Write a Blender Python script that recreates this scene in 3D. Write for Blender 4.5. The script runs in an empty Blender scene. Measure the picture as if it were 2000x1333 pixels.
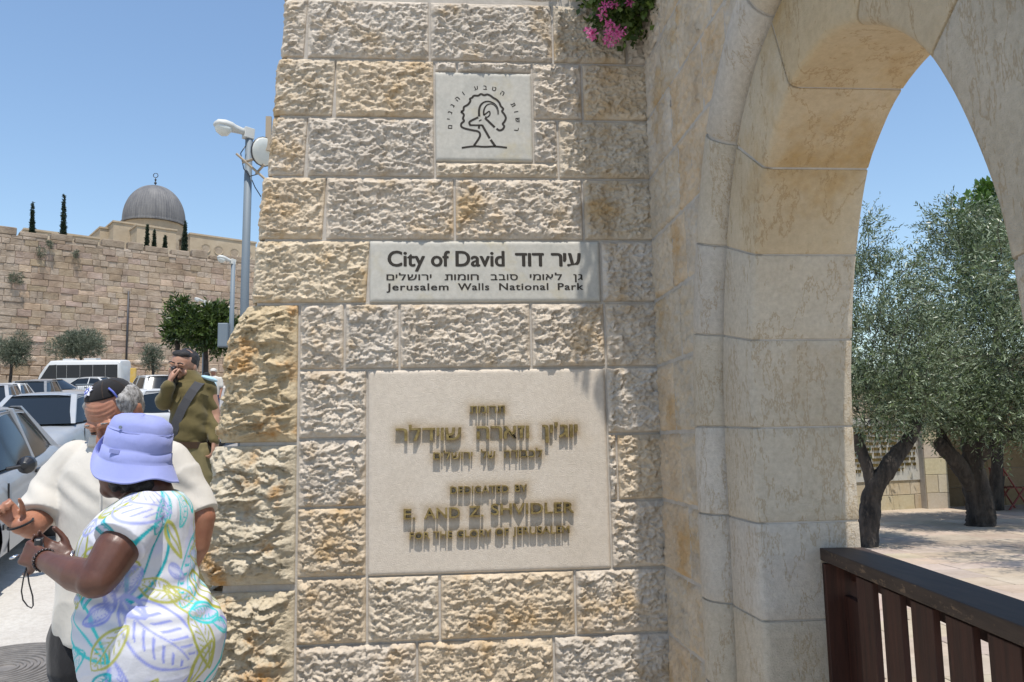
import bpy, bmesh, math, random
import numpy as np
from mathutils import Vector, Matrix, noise as mnoise
random.seed(7); RNG = np.random.RandomState(7)
R = math.radians
sc = bpy.context.scene
col = sc.collection

# ------------------------------------------------------------------ camera
FPX = 1614.0
CAM = np.array([0.0, -3.75, 1.55])
_d = np.array([(860 - 1000) / FPX, (666.5 - 868) / FPX, -1.0]); _d /= np.linalg.norm(_d)
_up = np.cross(np.array([1, .019, 0.0]), _d); _up /= np.linalg.norm(_up)
if _up[1] < 0: _up = -_up
ROT = np.array([np.cross(_d, _up), _d, _up])
cd = bpy.data.cameras.new('camera'); cam = bpy.data.objects.new('camera', cd); col.objects.link(cam)
cd.sensor_width = 22.3; cd.lens = 18.0; cd.clip_start = .05; cd.clip_end = 3000
M4 = Matrix.Identity(4)
for i in range(3):
    for j in range(3): M4[i][j] = ROT[i][j]
    M4[i][3] = CAM[i]
cam.matrix_world = M4
sc.camera = cam
# ------------------------------------------------------------------ light
SUN = Vector((0.10, -1.0, 2.9)).normalized()
SUN_EL = math.asin(SUN.z)
w = bpy.data.worlds.new("World"); sc.world = w; w.use_nodes = True
nt = w.node_tree; nt.nodes.clear()
wo = nt.nodes.new('ShaderNodeOutputWorld'); bg = nt.nodes.new('ShaderNodeBackground'); sky = nt.nodes.new('ShaderNodeTexSky')
sky.sky_type = 'NISHITA'; sky.sun_disc = False; sky.sun_elevation = SUN_EL; sky.sun_rotation = math.atan2(SUN.x, SUN.y)
sky.altitude = 200; sky.air_density = 1.35; sky.dust_density = .5; sky.ozone_density = 3.6
bg.inputs[1].default_value = 0.15
nt.links.new(sky.outputs[0], bg.inputs[0]); nt.links.new(bg.outputs[0], wo.inputs[0])
sd = bpy.data.lights.new('sun', 'SUN'); sd.energy = 4.7; sd.angle = R(.53); sd.color = (1, .948, .875)
so = bpy.data.objects.new('sun', sd); col.objects.link(so); so.rotation_euler = SUN.to_track_quat('Z', 'Y').to_euler(); so.location = (0, -5, 20)
sc.view_settings.view_transform = 'Standard'; sc.view_settings.look = 'None'; sc.view_settings.gamma = 1
sc.view_settings.use_curve_mapping = False; sc.view_settings.exposure = 0.24
sc.render.engine = 'CYCLES'
sc.cycles.max_bounces = 6; sc.cycles.diffuse_bounces = 4

# ------------------------------------------------------------------ helpers
def ray(px, py): return ROT @ np.array([(px - 1000) / FPX, (666.5 - py) / FPX, -1.0])
def W(px, py, y):
    r = ray(px, py); t = (y - CAM[1]) / r[1]; return CAM + r * t
def A(v): return np.array(v, float)
def sstep(a, b, x):
    t = np.clip((np.asarray(x, float) - a) / (b - a), 0, 1); return t * t * (3 - 2 * t)
def hash3(i, j, k, s):
    n = (i * 374761393 + j * 668265263 + k * 1274126177 + s * 974711) & 0xffffffff
    n = ((n ^ (n >> 13)) * 1274126177) & 0xffffffff
    n = (n ^ (n >> 16)) & 0xffffffff
    return n.astype(np.float64) / 4294967295.0
def vnoise(p, s=0):
    p = np.asarray(p, float); f = np.floor(p); i = f.astype(np.int64); t = p - f; t = t * t * (3 - 2 * t)
    r = 0
    for a in (0, 1):
        for b in (0, 1):
            for c in (0, 1):
                wt = (t[:, 0] if a else 1 - t[:, 0]) * (t[:, 1] if b else 1 - t[:, 1]) * (t[:, 2] if c else 1 - t[:, 2])
                r = r + wt * hash3(i[:, 0] + a, i[:, 1] + b, i[:, 2] + c, s)
    return r * 2 - 1
def fbm(p, s=0, o=4, g=.5):
    r = 0; a = 1; p = np.asarray(p, float)
    for k in range(o): r = r + a * vnoise(p * 2 ** k, s + k * 13); a *= g
    return r
def cell2(u, v, s=0):
    iu = np.floor(u).astype(np.int64); iv = np.floor(v).astype(np.int64)
    f1 = np.full(u.shape, 9.0); f2 = np.full(u.shape, 9.0); idv = np.zeros(u.shape)
    for a in (-1, 0, 1):
        for b in (-1, 0, 1):
            ox = hash3(iu + a, iv + b, iu * 0, s); oy = hash3(iu + a, iv + b, iu * 0 + 5, s); hv = hash3(iu + a, iv + b, iu * 0 + 9, s)
            d = np.hypot(iu + a + ox - u, iv + b + oy - v)
            m = d < f1
            f2 = np.where(m, f1, np.minimum(f2, d)); idv = np.where(m, hv, idv); f1 = np.where(m, d, f1)
    return f1, f2, idv
def new_mesh(name, V, F, smooth=False):
    me = bpy.data.meshes.new(name)
    V = np.asarray(V, np.float32)
    if isinstance(F, np.ndarray) and F.ndim == 2:
        n = F.shape[1]; me.vertices.add(len(V)); me.vertices.foreach_set('co', V.ravel())
        me.loops.add(F.size); me.loops.foreach_set('vertex_index', F.astype(np.int32).ravel())
        me.polygons.add(len(F)); me.polygons.foreach_set('loop_start', np.arange(0, F.size, n, dtype=np.int32))
        try: me.polygons.foreach_set('loop_total', np.full(len(F), n, dtype=np.int32))
        except Exception: pass
        me.update(calc_edges=True)
    else:
        me.from_pydata([tuple(map(float, v)) for v in V], [], [tuple(int(q) for q in f) for f in F]); me.update()
    me.validate()
    if smooth: me.polygons.foreach_set('use_smooth', np.ones(len(me.polygons), bool))
    return me
def obj(name, me, mat=None, parent=None, color=None, **kw):
    o = bpy.data.objects.new(name, me); col.objects.link(o)
    if mat is not None and me is not None and len(me.materials) == 0: me.materials.append(mat)
    if parent is not None: o.parent = parent
    if color is not None: o.color = color
    for k, v in kw.items(): o[k] = v
    return o
def empty(name, loc, label=None, cat=None, group=None):
    o = bpy.data.objects.new(name, None); col.objects.link(o); o.location = tuple(loc); o.empty_display_size = .2
    return tag(o, label, cat, group)
def tag(o, label=None, cat=None, group=None, kind=None):
    if label: o['label'] = label
    if cat: o['category'] = cat
    if group: o['group'] = group
    if kind: o['kind'] = kind
    return o
def keep(o, parent):
    """parent while keeping world-space vertices (parent has only a location / rotation)"""
    bpy.context.view_layer.update()
    o.parent = parent; o.matrix_parent_inverse = parent.matrix_world.inverted(); return o
class MB:
    def __init__(s): s.V = []; s.F = []
    def add(s, V, F):
        n = len(s.V); s.V += [tuple(v) for v in V]; s.F += [tuple(i + n for i in f) for f in F]; return s
    def box(s, a, b, M=None):
        (x0, y0, z0), (x1, y1, z1) = a, b
        V = [(x0,y0,z0),(x1,y0,z0),(x1,y1,z0),(x0,y1,z0),(x0,y0,z1),(x1,y0,z1),(x1,y1,z1),(x0,y1,z1)]
        if M is not None: V = [tuple(M @ Vector(v)) for v in V]
        return s.add(V, [(0,3,2,1),(4,5,6,7),(0,1,5,4),(1,2,6,5),(2,3,7,6),(3,0,4,7)])
    def chbox(s, a, b, c, M=None):
        """box with chamfered front (y0) face"""
        (x0, y0, z0), (x1, y1, z1) = a, b
        V = [(x0,y1,z0),(x1,y1,z0),(x1,y1,z1),(x0,y1,z1),(x0,y0+c,z0),(x1,y0+c,z0),(x1,y0+c,z1),(x0,y0+c,z1),(x0+c,y0,z0+c),(x1-c,y0,z0+c),(x1-c,y0,z1-c),(x0+c,y0,z1-c)]
        if M is not None: V = [tuple(M @ Vector(v)) for v in V]
        return s.add(V, [(3,2,1,0),(0,1,5,4),(1,2,6,5),(2,3,7,6),(3,0,4,7),(4,5,9,8),(5,6,10,9),(6,7,11,10),(7,4,8,11),(8,9,10,11)])
    def tube(s, pts, rad, n=8, cap=True):
        pts = [Vector(p) for p in pts]
        if not hasattr(rad, '__len__'): rad = [rad] * len(pts)
        base = len(s.V); t0 = None
        for i, p in enumerate(pts):
            t = (pts[min(i + 1, len(pts) - 1)] - pts[max(i - 1, 0)]).normalized()
            if t0 is None:
                a = t.orthogonal().normalized()
            else:
                a = (a - t * a.dot(t)).normalized()
            t0 = t; b = t.cross(a)
            for k in range(n):
                th = 2 * math.pi * k / n; s.V.append(tuple(p + (a * math.cos(th) + b * math.sin(th)) * rad[i]))
        for i in range(len(pts) - 1):
            for k in range(n):
                q = base + i * n; s.F.append((q + k, q + (k + 1) % n, q + n + (k + 1) % n, q + n + k))
        if cap:
            s.F.append(tuple(base + k for k in reversed(range(n)))); q = base + (len(pts) - 1) * n; s.F.append(tuple(q + k for k in range(n)))
        return s
    def disc(s, c, axis, r, th, n=20, r2=None):
        c = Vector(c); ax = Vector(axis).normalized(); return s.tube([c - ax * th / 2, c + ax * th / 2], [r, r if r2 is None else r2], n)
    def mesh(s, name, smooth=False): return new_mesh(name, s.V, s.F, smooth)
    def build(s, name, mat, parent=None, smooth=False, bevel=0, **kw):
        o = obj(name, s.mesh(name, smooth), mat, parent, **kw)
        if bevel: bev(o, bevel)
        return o
def bev(o, wd, seg=2):
    m = o.modifiers.new('bevel', 'BEVEL'); m.width = wd; m.segments = seg; m.limit_method = 'ANGLE'; m.angle_limit = R(35); return o
def loft(rings, cap=True, closed=True):
    n = len(rings[0]); V = [tuple(p) for r in rings for p in r]; F = []
    for i in range(len(rings) - 1):
        for k in range(n if closed else n - 1):
            F.append((i * n + k, i * n + (k + 1) % n, (i + 1) * n + (k + 1) % n, (i + 1) * n + k))
    if cap: F.append(tuple(reversed(range(n)))); F.append(tuple((len(rings) - 1) * n + k for k in range(n)))
    return V, F
def grid_faces(nu, nv, off=0):
    i = np.arange(nu - 1)[:, None]; j = np.arange(nv - 1)[None, :]
    a = (i * nv + j).ravel() + off
    return np.stack([a, a + nv, a + nv + 1, a + 1], 1)

# ------------------------------------------------------------------ materials
def mat(name, base=(.5,.5,.5), rough=.8, metal=0., spec=.5):
    m = bpy.data.materials.new(name); m.use_nodes = True
    b = m.node_tree.nodes['Principled BSDF']; b.inputs['Base Color'].default_value = (*base, 1); b.inputs['Roughness'].default_value = rough
    b.inputs['Metallic'].default_value = metal; b.inputs['Specular IOR Level'].default_value = spec
    return m
class NB:
    def __init__(s, m): s.t = m.node_tree; s.b = m.node_tree.nodes['Principled BSDF']; s.co = None
    def n(s, ty, **k):
        q = s.t.nodes.new(ty)
        for a, v in k.items(): setattr(q, a, v)
        return q
    def l(s, a, b): s.t.links.new(a, b)
    def coord(s, kind='Object'):
        q = s.n('ShaderNodeTexCoord'); return q.outputs[kind]
    def pos(s): return s.n('ShaderNodeNewGeometry').outputs['Position']
    def noise(s, vec, scale, detail=4, rough=.55, sc3=None):
        if sc3:
            mp = s.n('ShaderNodeMapping'); mp.inputs['Scale'].default_value = sc3; s.l(vec, mp.inputs[0]); vec = mp.outputs[0]
        q = s.n('ShaderNodeTexNoise'); q.inputs['Scale'].default_value = scale; q.inputs['Detail'].default_value = detail; q.inputs['Roughness'].default_value = rough
        s.l(vec, q.inputs['Vector']); return q.outputs['Fac']
    def ramp(s, fac, stops):
        q = s.n('ShaderNodeValToRGB'); e = q.color_ramp.elements
        while len(e) < len(stops): e.new(.5)
        for i, (p, c) in enumerate(stops): e[i].position = p; e[i].color = (*c, 1) if len(c) == 3 else c
        s.l(fac, q.inputs[0]); return q.outputs[0]
    def mix(s, fac, a, b, mode='MIX'):
        q = s.n('ShaderNodeMix', data_type='RGBA', blend_type=mode)
        for v, i in ((fac, 0), (a, 6), (b, 7)):
            if hasattr(v, 'is_output') or hasattr(v, 'links'): s.l(v, q.inputs[i])
            elif i == 0: q.inputs[0].default_value = v
            else: q.inputs[i].default_value = (*v, 1)
        return q.outputs[2]
    def base(s, c): s.l(c, s.b.inputs['Base Color'])
    def bump(s, h, strength=.4, dist=.01, prev=None):
        q = s.n('ShaderNodeBump'); q.inputs['Strength'].default_value = strength; q.inputs['Distance'].default_value = dist
        s.l(h, q.inputs['Height'])
        if prev is not None: s.l(prev, q.inputs['Normal'])
        s.l(q.outputs[0], s.b.inputs['Normal']); return q.outputs[0]
def stone_mat(name, cols, patch, sc=6., bump=.5, bd=.004, fine=120., patch_lo=.52, rough=.9, veins=None, speck=.35):
    """limestone: object colour tint x noise tones, with ochre patches"""
    m = mat(name, rough=rough, spec=.25); b = NB(m); p = b.pos()
    n1 = b.noise(p, sc, 5, .6); c = b.ramp(n1, [(.3, cols[0]), (.5, cols[1]), (.7, cols[2])])
    n2 = b.noise(p, sc * .55, 6, .65); f = b.ramp(n2, [(patch_lo, (0,0,0)), (patch_lo + .14, (1,1,1))])
    c = b.mix(f, c, patch)
    n3 = b.noise(p, fine * .35, 3, .6); c = b.mix(speck, c, b.ramp(n3, [(.3, (.72,.70,.68)), (.7, (1.12,1.12,1.12))]), 'MULTIPLY')
    if veins:
        n4 = b.noise(p, 5., 6, .7, sc3=(1, 1, .35)); f4 = b.ramp(n4, [(.482, (0,0,0)), (.5, (.6,.6,.6)), (.512, (0,0,0))]); c = b.mix(f4, c, veins)
    oi = b.n('ShaderNodeObjectInfo'); c = b.mix(1., c, oi.outputs['Color'], 'MULTIPLY'); b.base(c)
    n5 = b.noise(p, fine, 5, .7); b.bump(n5, bump, bd)
    return m
M = {}
M['rough'] = stone_mat('rough_limestone', [(.43,.375,.31),(.54,.48,.405),(.60,.54,.465)], (.48,.36,.22), 6., .8, .006, 150, .53)
M['big'] = stone_mat('quarry_limestone', [(.44,.385,.30),(.54,.48,.385),(.58,.525,.44)], (.46,.27,.11), 8., 1., .009, 90, .53)
M['smooth'] = stone_mat('dressed_limestone', [(.48,.425,.345),(.54,.485,.41),(.575,.525,.455)], (.45,.345,.22), 2.3, 1., .0065, 170, .57, veins=(.33,.24,.14), speck=.5)
M['soffit'] = stone_mat('bounce_warm_limestone', [(.48,.38,.25),(.54,.44,.30),(.56,.475,.35)], (.44,.30,.14), 3.2, 1., .006, 150, .56, veins=(.30,.19,.08))  # warm bounce from the sunlit ground is put into this stone colour
M['plate'] = stone_mat('honed_limestone', [(.42,.41,.37),(.46,.445,.40),(.48,.46,.41)], (.45,.41,.31), 9., .12, .001, 160, .55)
M['plaque'] = stone_mat('bush_hammered_limestone', [(.54,.475,.395),(.57,.505,.425),(.59,.525,.445)], (.54,.46,.36), 3., 1., .0032, 170, .6)
_b = NB(M['plaque']); _src = _b.b.inputs['Base Color'].links[0].from_socket; _at = _b.n('ShaderNodeAttribute', attribute_name='stain')
_mm = _b.n('ShaderNodeMath', operation='MULTIPLY'); _b.l(_at.outputs['Fac'], _mm.inputs[0]); _b.l(_b.ramp(_b.noise(_b.pos(), 30, 4, .6), [(.25, (.45,.45,.45)), (.65, (1,1,1))]), _mm.inputs[1]); _b.base(_b.mix(_mm.outputs[0], _src, (.30,.215,.115)))
M['mortar'] = stone_mat('lime_mortar', [(.39,.355,.31),(.44,.405,.36),(.47,.435,.39)], (.38,.32,.24), 9., .6, .003, 150, .6)
M['old'] = stone_mat('weathered_wall_stone', [(.29,.225,.165),(.37,.295,.225),(.43,.355,.285)], (.25,.195,.15), .8, 1., .10, 5., .54)
M['oldm'] = stone_mat('old_wall_mortar', [(.29,.23,.17),(.34,.275,.205),(.38,.31,.235)], (.24,.19,.14), .9, 1., .05, 3., .55)
M['mosque'] = stone_mat('pale_ashlar', [(.38,.30,.21),(.42,.34,.24),(.45,.375,.28)], (.40,.30,.19), .35, .6, .04, 3., .56)
M['yard'] = stone_mat('courtyard_ashlar', [(.42,.36,.26),(.48,.42,.31),(.5,.45,.36)], (.42,.33,.2), 1.3, .5, .006, 60, .56)
M['pave'] = stone_mat('worn_paving', [(.34,.285,.23),(.40,.34,.28),(.44,.38,.32)], (.47,.37,.29), 1.6, .6, .006, 40, .56)
m = M['ground'] = mat('street_concrete', rough=.9, spec=.2); b = NB(m); p = b.pos()
c = b.ramp(b.noise(p, 1.2, 6, .6), [(.3, (.42,.39,.35)), (.7, (.50,.475,.43))]); c = b.mix(.5, c, b.ramp(b.noise(p, 26, 4, .7), [(.35, (.75,.73,.7)), (.6, (1.08,1.08,1.08))]), 'MULTIPLY'); b.base(c); b.bump(b.noise(p, 40, 6, .7), .8, .012)
m = M['asphalt'] = mat('worn_asphalt', rough=.85); b = NB(m); p = b.pos()
b.base(b.ramp(b.noise(p, .6, 6, .6), [(.3, (.20,.19,.18)), (.7, (.29,.275,.26))])); b.bump(b.noise(p, 60, 4, .7), .5, .01)
m = M['iron'] = mat('cast_iron', rough=.65, metal=.2); b = NB(m); p = b.pos()
b.base(b.ramp(b.noise(p, 14, 5, .6), [(.3, (.13,.12,.11)), (.7, (.22,.20,.18))])); b.bump(b.noise(p, 90, 4, .6), .4, .003)
m = M['wood'] = mat('dark_stained_wood', rough=.6, spec=.3); b = NB(m); p = b.pos()
g = b.noise(p, 5, 6, .65, sc3=(9, 9, .7)); c = b.ramp(g, [(.3, (.017,.006,.0035)), (.6, (.05,.016,.009)), (.8, (.085,.03,.018))])
b.base(c); b.bump(g, .35, .003)
m = M['rail'] = mat('worn_handrail_wood', rough=.62, spec=.3); b = NB(m); p = b.pos()
g = b.noise(p, 5, 6, .65, sc3=(5, .8, 9)); c = b.ramp(g, [(.3, (.024,.014,.010)), (.7, (.06,.038,.026))])
wr = b.ramp(b.noise(p, 42, 6, .75, sc3=(1, .35, 1)), [(.56, (0,0,0)), (.62, (1,1,1))])
geo = b.n('ShaderNodeNewGeometry'); sx = b.n('ShaderNodeSeparateXYZ'); b.l(geo.outputs['Normal'], sx.inputs[0]); mm = b.n('ShaderNodeMath', operation='LESS_THAN'); mm.inputs[1].default_value = .85; b.l(sx.outputs[2], mm.inputs[0])
mu = b.n('ShaderNodeMath', operation='MULTIPLY'); b.l(mm.outputs[0], mu.inputs[0]); b.l(wr, mu.inputs[1])
b.base(b.mix(mu.outputs[0], c, (.15,.095,.055))); b.bump(g, .4, .003)
M['brass'] = mat('aged_brass', (.26,.19,.075), .42, .75); b = NB(M['brass']); b.base(b.ramp(b.noise(b.pos(), 60, 4, .6), [(.35, (.17,.12,.045)), (.7, (.36,.27,.11))]))
M['ink'] = mat('dark_letter_fill', (.022,.017,.012), .8)
M['steel'] = mat('galvanised_pole', (.15,.18,.205), .65, .1)
M['lampw'] = mat('lamp_housing', (.48,.48,.45), .6)
M['lampg'] = mat('lamp_lens', (.55,.56,.52), .15)
M['darkmetal'] = mat('dark_metal', (.05,.05,.055), .5, .4)
M['lead'] = mat('lead_dome', (.2,.2,.21), .75, .1); b = NB(M['lead']); b.base(b.ramp(b.noise(b.pos(), .7, 6, .7, sc3=(1,1,.25)), [(.3, (.085,.085,.092)), (.7, (.19,.185,.18))]))
M['glass'] = mat('tinted_glass', (.025,.035,.045), .05, 0, .9)
M['tyre'] = mat('rubber', (.025,.025,.026), .8)
M['rim'] = mat('alloy', (.45,.45,.46), .3, .8)
M['black'] = mat('black_plastic', (.015,.015,.017), .35)
M['orange'] = mat('amber_lens', (.75,.17,.02), .15)
M['redlens'] = mat('red_lens', (.5,.02,.02), .15)
M['headlens'] = mat('clear_lens', (.6,.63,.66), .08)
def paint(n, c, metal=.35):
    m = mat(n, c, .42, metal * .3); m.node_tree.nodes['Principled BSDF'].inputs['Coat Weight'].default_value = .35; b = NB(m)
    b.base(b.mix(b.ramp(b.noise(b.pos(), 3, 5, .7), [(.4, (0,0,0)), (.8, (.35,.35,.35))]), c, (.45,.42,.37))); return m
M['silver'] = paint('silver_paint', (.25,.262,.28)); M['white'] = paint('white_paint', (.55,.55,.54), 0); M['tan'] = paint('champagne_paint', (.30,.27,.24)); M['greyp'] = paint('grey_paint', (.13,.14,.15)); M['bluesilver'] = paint('pale_blue_silver_paint', (.29,.31,.335)); M['yellowp'] = paint('yellow_paint', (.55,.33,.03), 0)
def leafmat(name, a, bb, back=None, rough=.5, trans=.25):
    m = mat(name, a, rough, 0, .4); b = NB(m)
    at = b.n('ShaderNodeAttribute', attribute_name='tone'); c = b.ramp(at.outputs['Fac'], [(0, a), (1, bb)])
    if back:
        g = b.n('ShaderNodeNewGeometry'); c = b.mix(g.outputs['Backfacing'], c, back)
    b.base(c)
    if trans:
        tr = b.n('ShaderNodeBsdfTranslucent'); b.l(c, tr.inputs[0]); ms = b.n('ShaderNodeMixShader'); ms.inputs[0].default_value = trans
        out = [q for q in b.t.nodes if q.type == 'OUTPUT_MATERIAL'][0]; b.l(b.b.outputs[0], ms.inputs[1]); b.l(tr.outputs[0], ms.inputs[2]); b.l(ms.outputs[0], out.inputs[0])
    return m
M['olive'] = leafmat('olive_leaves', (.016,.032,.010), (.115,.155,.055), (.20,.245,.15), .38, .10)
M['bush'] = leafmat('grey_olive_leaves', (.045,.06,.035), (.12,.14,.09), (.15,.17,.12))
M['green'] = leafmat('green_leaves', (.03,.075,.012), (.10,.18,.03), None, .35)
M['citrus'] = leafmat('dark_green_leaves', (.010,.026,.007), (.095,.14,.028), None, .35)
M['cypress'] = leafmat('cypress_needles', (.012,.024,.012), (.03,.05,.025), None, .6, .1)
M['geran'] = leafmat('geranium_leaves', (.03,.06,.012), (.14,.21,.045), None, .4)
M['petal'] = leafmat('magenta_petals', (.62,.08,.30), (.85,.30,.58), None, .5, .4)
m = M['bark'] = mat('olive_bark', rough=.95); b = NB(m); p = b.pos(); g = b.noise(p, 9, 6, .7, sc3=(1, 1, .3)); b.base(b.ramp(g, [(.35, (.014,.011,.009)), (.65, (.075,.06,.048))])); b.bump(g, 1., .05)

# ------------------------------------------------------------------ terrain
def gz(x, y):
    x = np.asarray(x, float); y = np.asarray(y, float); D = y + 3.75
    t = D - 2.0; up = np.where(t > .6, .085 * t - .0255, np.where(t > 0, .085 * t * t / 1.2, 0)) + .009 * np.maximum(t - 18, 0)
    Dm = np.maximum(D, 3.0)
    return up * (1 - sstep(-.12, .25, x / Dm))
xs = np.concatenate([-np.geomspace(400, 12, 26), np.linspace(-11.5, 12, 90), np.geomspace(13, 400, 26)])
ys = np.concatenate([-np.geomspace(300, 12, 14), np.linspace(-11, 14, 90), np.geomspace(15, 900, 40)])
X, Y = np.meshgrid(xs, ys, indexing='ij'); Z = gz(X, np.minimum(Y, 95))
obj('ground', new_mesh('ground', np.stack([X.ravel(), Y.ravel(), Z.ravel()], 1), grid_faces(len(xs), len(ys)), True), M['ground'], kind='structure')
xs = np.linspace(-60, -1.0, 60); ys = np.geomspace(9., 78, 60)
V = []
for i, s_ in enumerate(np.linspace(0, 1, 40)):
    for y_ in ys:
        D = y_ + 3.75; x_ = -D * (.70 - .58 * s_) ; V.append((x_, y_, float(gz(x_, y_)) + .012))
obj('road', new_mesh('road', V, grid_faces(40, 60), True), M['asphalt'], kind='structure')

# ------------------------------------------------------------------ masonry helpers
def facet(u, v, s, bias=.0, warp=0):
    """fractured facets: every cell is a small tilted plane, so the breaks between them are crisp"""
    iu = np.floor(u).astype(np.int64); iv = np.floor(v).astype(np.int64)
    f1 = np.full(u.shape, 9.0); f2 = np.full(u.shape, 9.0); h = np.zeros(u.shape)
    for a in (-1, 0, 1):
        for b in (-1, 0, 1):
            z = iu * 0
            ox = iu + a + hash3(iu + a, iv + b, z, s) - u; oy = iv + b + hash3(iu + a, iv + b, z + 5, s) - v
            g = hash3(iu + a, iv + b, z + 9, s); gx = hash3(iu + a, iv + b, z + 11, s) - .5; gy = hash3(iu + a, iv + b, z + 13, s) - .5
            d = np.hypot(ox, oy); m = d < f1
            f2 = np.where(m, f1, np.minimum(f2, d)); h = np.where(m, (g - .5) * .9 + ox * gx * 1.5 + oy * (gy * 1.3 + bias) + .35 * d * d, h); f1 = np.where(m, d, f1)
    return h
def rough_h(u, v, seed, amp, cu=.040, cv=.024):
    """pitched-face relief: chipped facets in two sizes over a slow swell"""
    q = np.stack([u, v, u * 0 + seed * .31], 1)
    wu = u + .28 * cu * fbm(q * (1.0 / cu) * .8, seed, 2); wv = v + .38 * cv * fbm(q * (1.0 / cu) * .8 + 7, seed + 50, 2)
    h = .85 * facet(wu / cu, wv / cv, seed, .35) + .62 * facet(wu / cu * 1.9 + 3, wv / cv * 1.8, seed + 3, .35) + .25 * facet(wu / cu * 3.9 + 7, wv / cv * 3.6, seed + 5, .2) + .45 * fbm(q * 12, seed + 9, 2) + .16 * fbm(q * 150, seed + 77, 2)
    return amp * .8 * h
def stone_patch(name, u0, u1, v0, v1, mapf, mtl, parent, amp=.0165, res=.0045, seed=0, margin=.022, depth=.1, wrap=0, cu=.040, cv=.024, bulge=0, clip=None, tint=None, flat=False):
    """face of one stone as a dense relief, wrapped back on its sides"""
    uu0 = u0 - wrap
    nu = max(3, int((u1 - uu0) / res) + 1); nv = max(3, int((v1 - v0) / res) + 1)
    U, Vv = np.meshgrid(np.linspace(uu0, u1, nu), np.linspace(v0, v1, nv), indexing='ij'); u = U.ravel(); v = Vv.ravel()
    du = np.minimum(np.where(wrap > 0, 9, u - uu0), u1 - u); dv = np.minimum(v - v0, v1 - v); d = np.minimum(du, dv)
    wob = .010 * vnoise(np.stack([u * 30, v * 30, u * 0 + seed], 1), seed)
    if flat: h = (.0015 if amp > .001 else 0) * fbm(np.stack([u * 8, v * 8, u * 0], 1), seed, 3) - .006 * np.exp(-(d / .006) ** 2)
    else:
        mk = sstep(0, margin, d + wob); h = (rough_h(u, v, seed, amp, cu, cv) + amp * .55) * (.12 + .88 * mk) + bulge * sstep(0, .12, d) 
        h = h - .004 * (d < res * .6)
    P = mapf(u, v, h)
    F = grid_faces(nu, nv)
    if clip is not None:
        cm = clip(u, v); ok = ~(cm[F].any(1)); F = F[ok]
        if len(F) == 0: return None
        V = P
    else:
        idx = np.concatenate([np.arange(nu) * nv, (nu - 1) * nv + np.arange(1, nv), np.arange(nu - 2, -1, -1) * nv + nv - 1, np.arange(nv - 2, 0, -1)])
        B = mapf(u[idx], v[idx], np.full(len(idx), -depth)); n0 = len(P); V = np.concatenate([P, B]); k = np.arange(len(idx)); k2 = (k + 1) % len(idx)
        F = np.concatenate([F, np.stack([idx[k], n0 + k, n0 + k2, idx[k2]], 1)])
    me = new_mesh(name, V, F, True)
    o = obj(name, me, mtl, parent)
    r_ = random.Random(seed * 7 + 1)
    if tint is None:
        t = r_.random(); g = .93 + .14 * r_.random()
        tint = (g, g, g, 1) if t < .5 else ((g, g * .965, g * .89, 1) if t < .8 else (g * 1.02, g * 1.0, g * .97, 1))
    o.color = tint
    return o
CZ = [4.15, 3.905, 3.657, 3.359, 3.074, 2.785, 2.486, 2.192, 1.89, 1.583, 1.283, .983, .70, .41, .12, -.17]  # course joints
WX = lambda px, z: float(W(px, np.interp(z, [.5, 1.583, 2.19, 3.66], [1345, 853, 592, 5]), 0)[0])

# ================================================================== MAIN WALL
wall = empty('stone_wall', (0, .4, 0), 'rough pale limestone wall pier carrying the three inscribed stone plates', 'stone wall')
wall_loc = Vector((0, .4, 0))
def loc_shift(o, L):
    """children are modelled in world space: undo the parent's offset"""
    o.matrix_parent_inverse = Matrix.Translation(-Vector(L)); return o
def batter(z): return -.703 - (3.657 - np.asarray(z)) * .098
# core whose front is the mortar between the stones
V, F = loft([[(float(batter(z)) + .03, .008, z), (1.05, .008, z), (1.05, 1.0, z), (float(batter(z)) + .10, 1.0, z)] for z in (-.2, 1., 2.2, 3.2, 4.12)])
loc_shift(obj('mortar', new_mesh('mortar', V, F), M['mortar'], wall), wall_loc)
RC = .035
def mapmain(xoff=0, x0f=None, yoff=0.):
    def f(u, v, h):
        if x0f is None: return np.stack([u, yoff - h, v], 1)
        x0 = x0f(v); s = u; L = RC * math.pi / 2
        th = np.clip(s / L, 0, 1) * math.pi / 2
        nx = -np.cos(th); ny = -np.sin(th)
        px = np.where(s < 0, x0, np.where(s < L, x0 + RC - RC * np.cos(th), x0 + RC + (s - L)))
        py = np.where(s < 0, RC - s, np.where(s < L, RC - RC * np.sin(th), 0.0))
        hh = h
        sk = np.where(s < L, .4, 1.0); return np.stack([px + nx * hh * sk, py + yoff + ny * hh, v], 1)
    return f
G = .0055
sid = [10]
def put(x0, x1, ztop, zbot, kind='rough', **k):
    sid[0] += 1
    o = stone_patch('stone', x0 + G, x1 - G, zbot + G, ztop - G, mapmain(), M[kind], wall, seed=sid[0], **k)
    return loc_shift(o, wall_loc)
def put_corner(x1, ztop, zbot, **k):
    sid[0] += 1; zm = (ztop + zbot) / 2; x0 = float(batter(zm)) + random.uniform(-.008, .008)
    x0f = lambda v: x0 - (zm - v) * .06
    u1 = x1 - x0 - RC + RC * math.pi / 2
    o = stone_patch('stone', 0, u1 - G, zbot + G, ztop - G, mapmain(x0f=x0f), M[k.pop('mtl', 'rough')], wall, seed=sid[0], wrap=.35, **k)
    return loc_shift(o, wall_loc)
cl = lambda i: ((CZ[i] + CZ[i + 1]) / 2)
XR = 1.035
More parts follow.
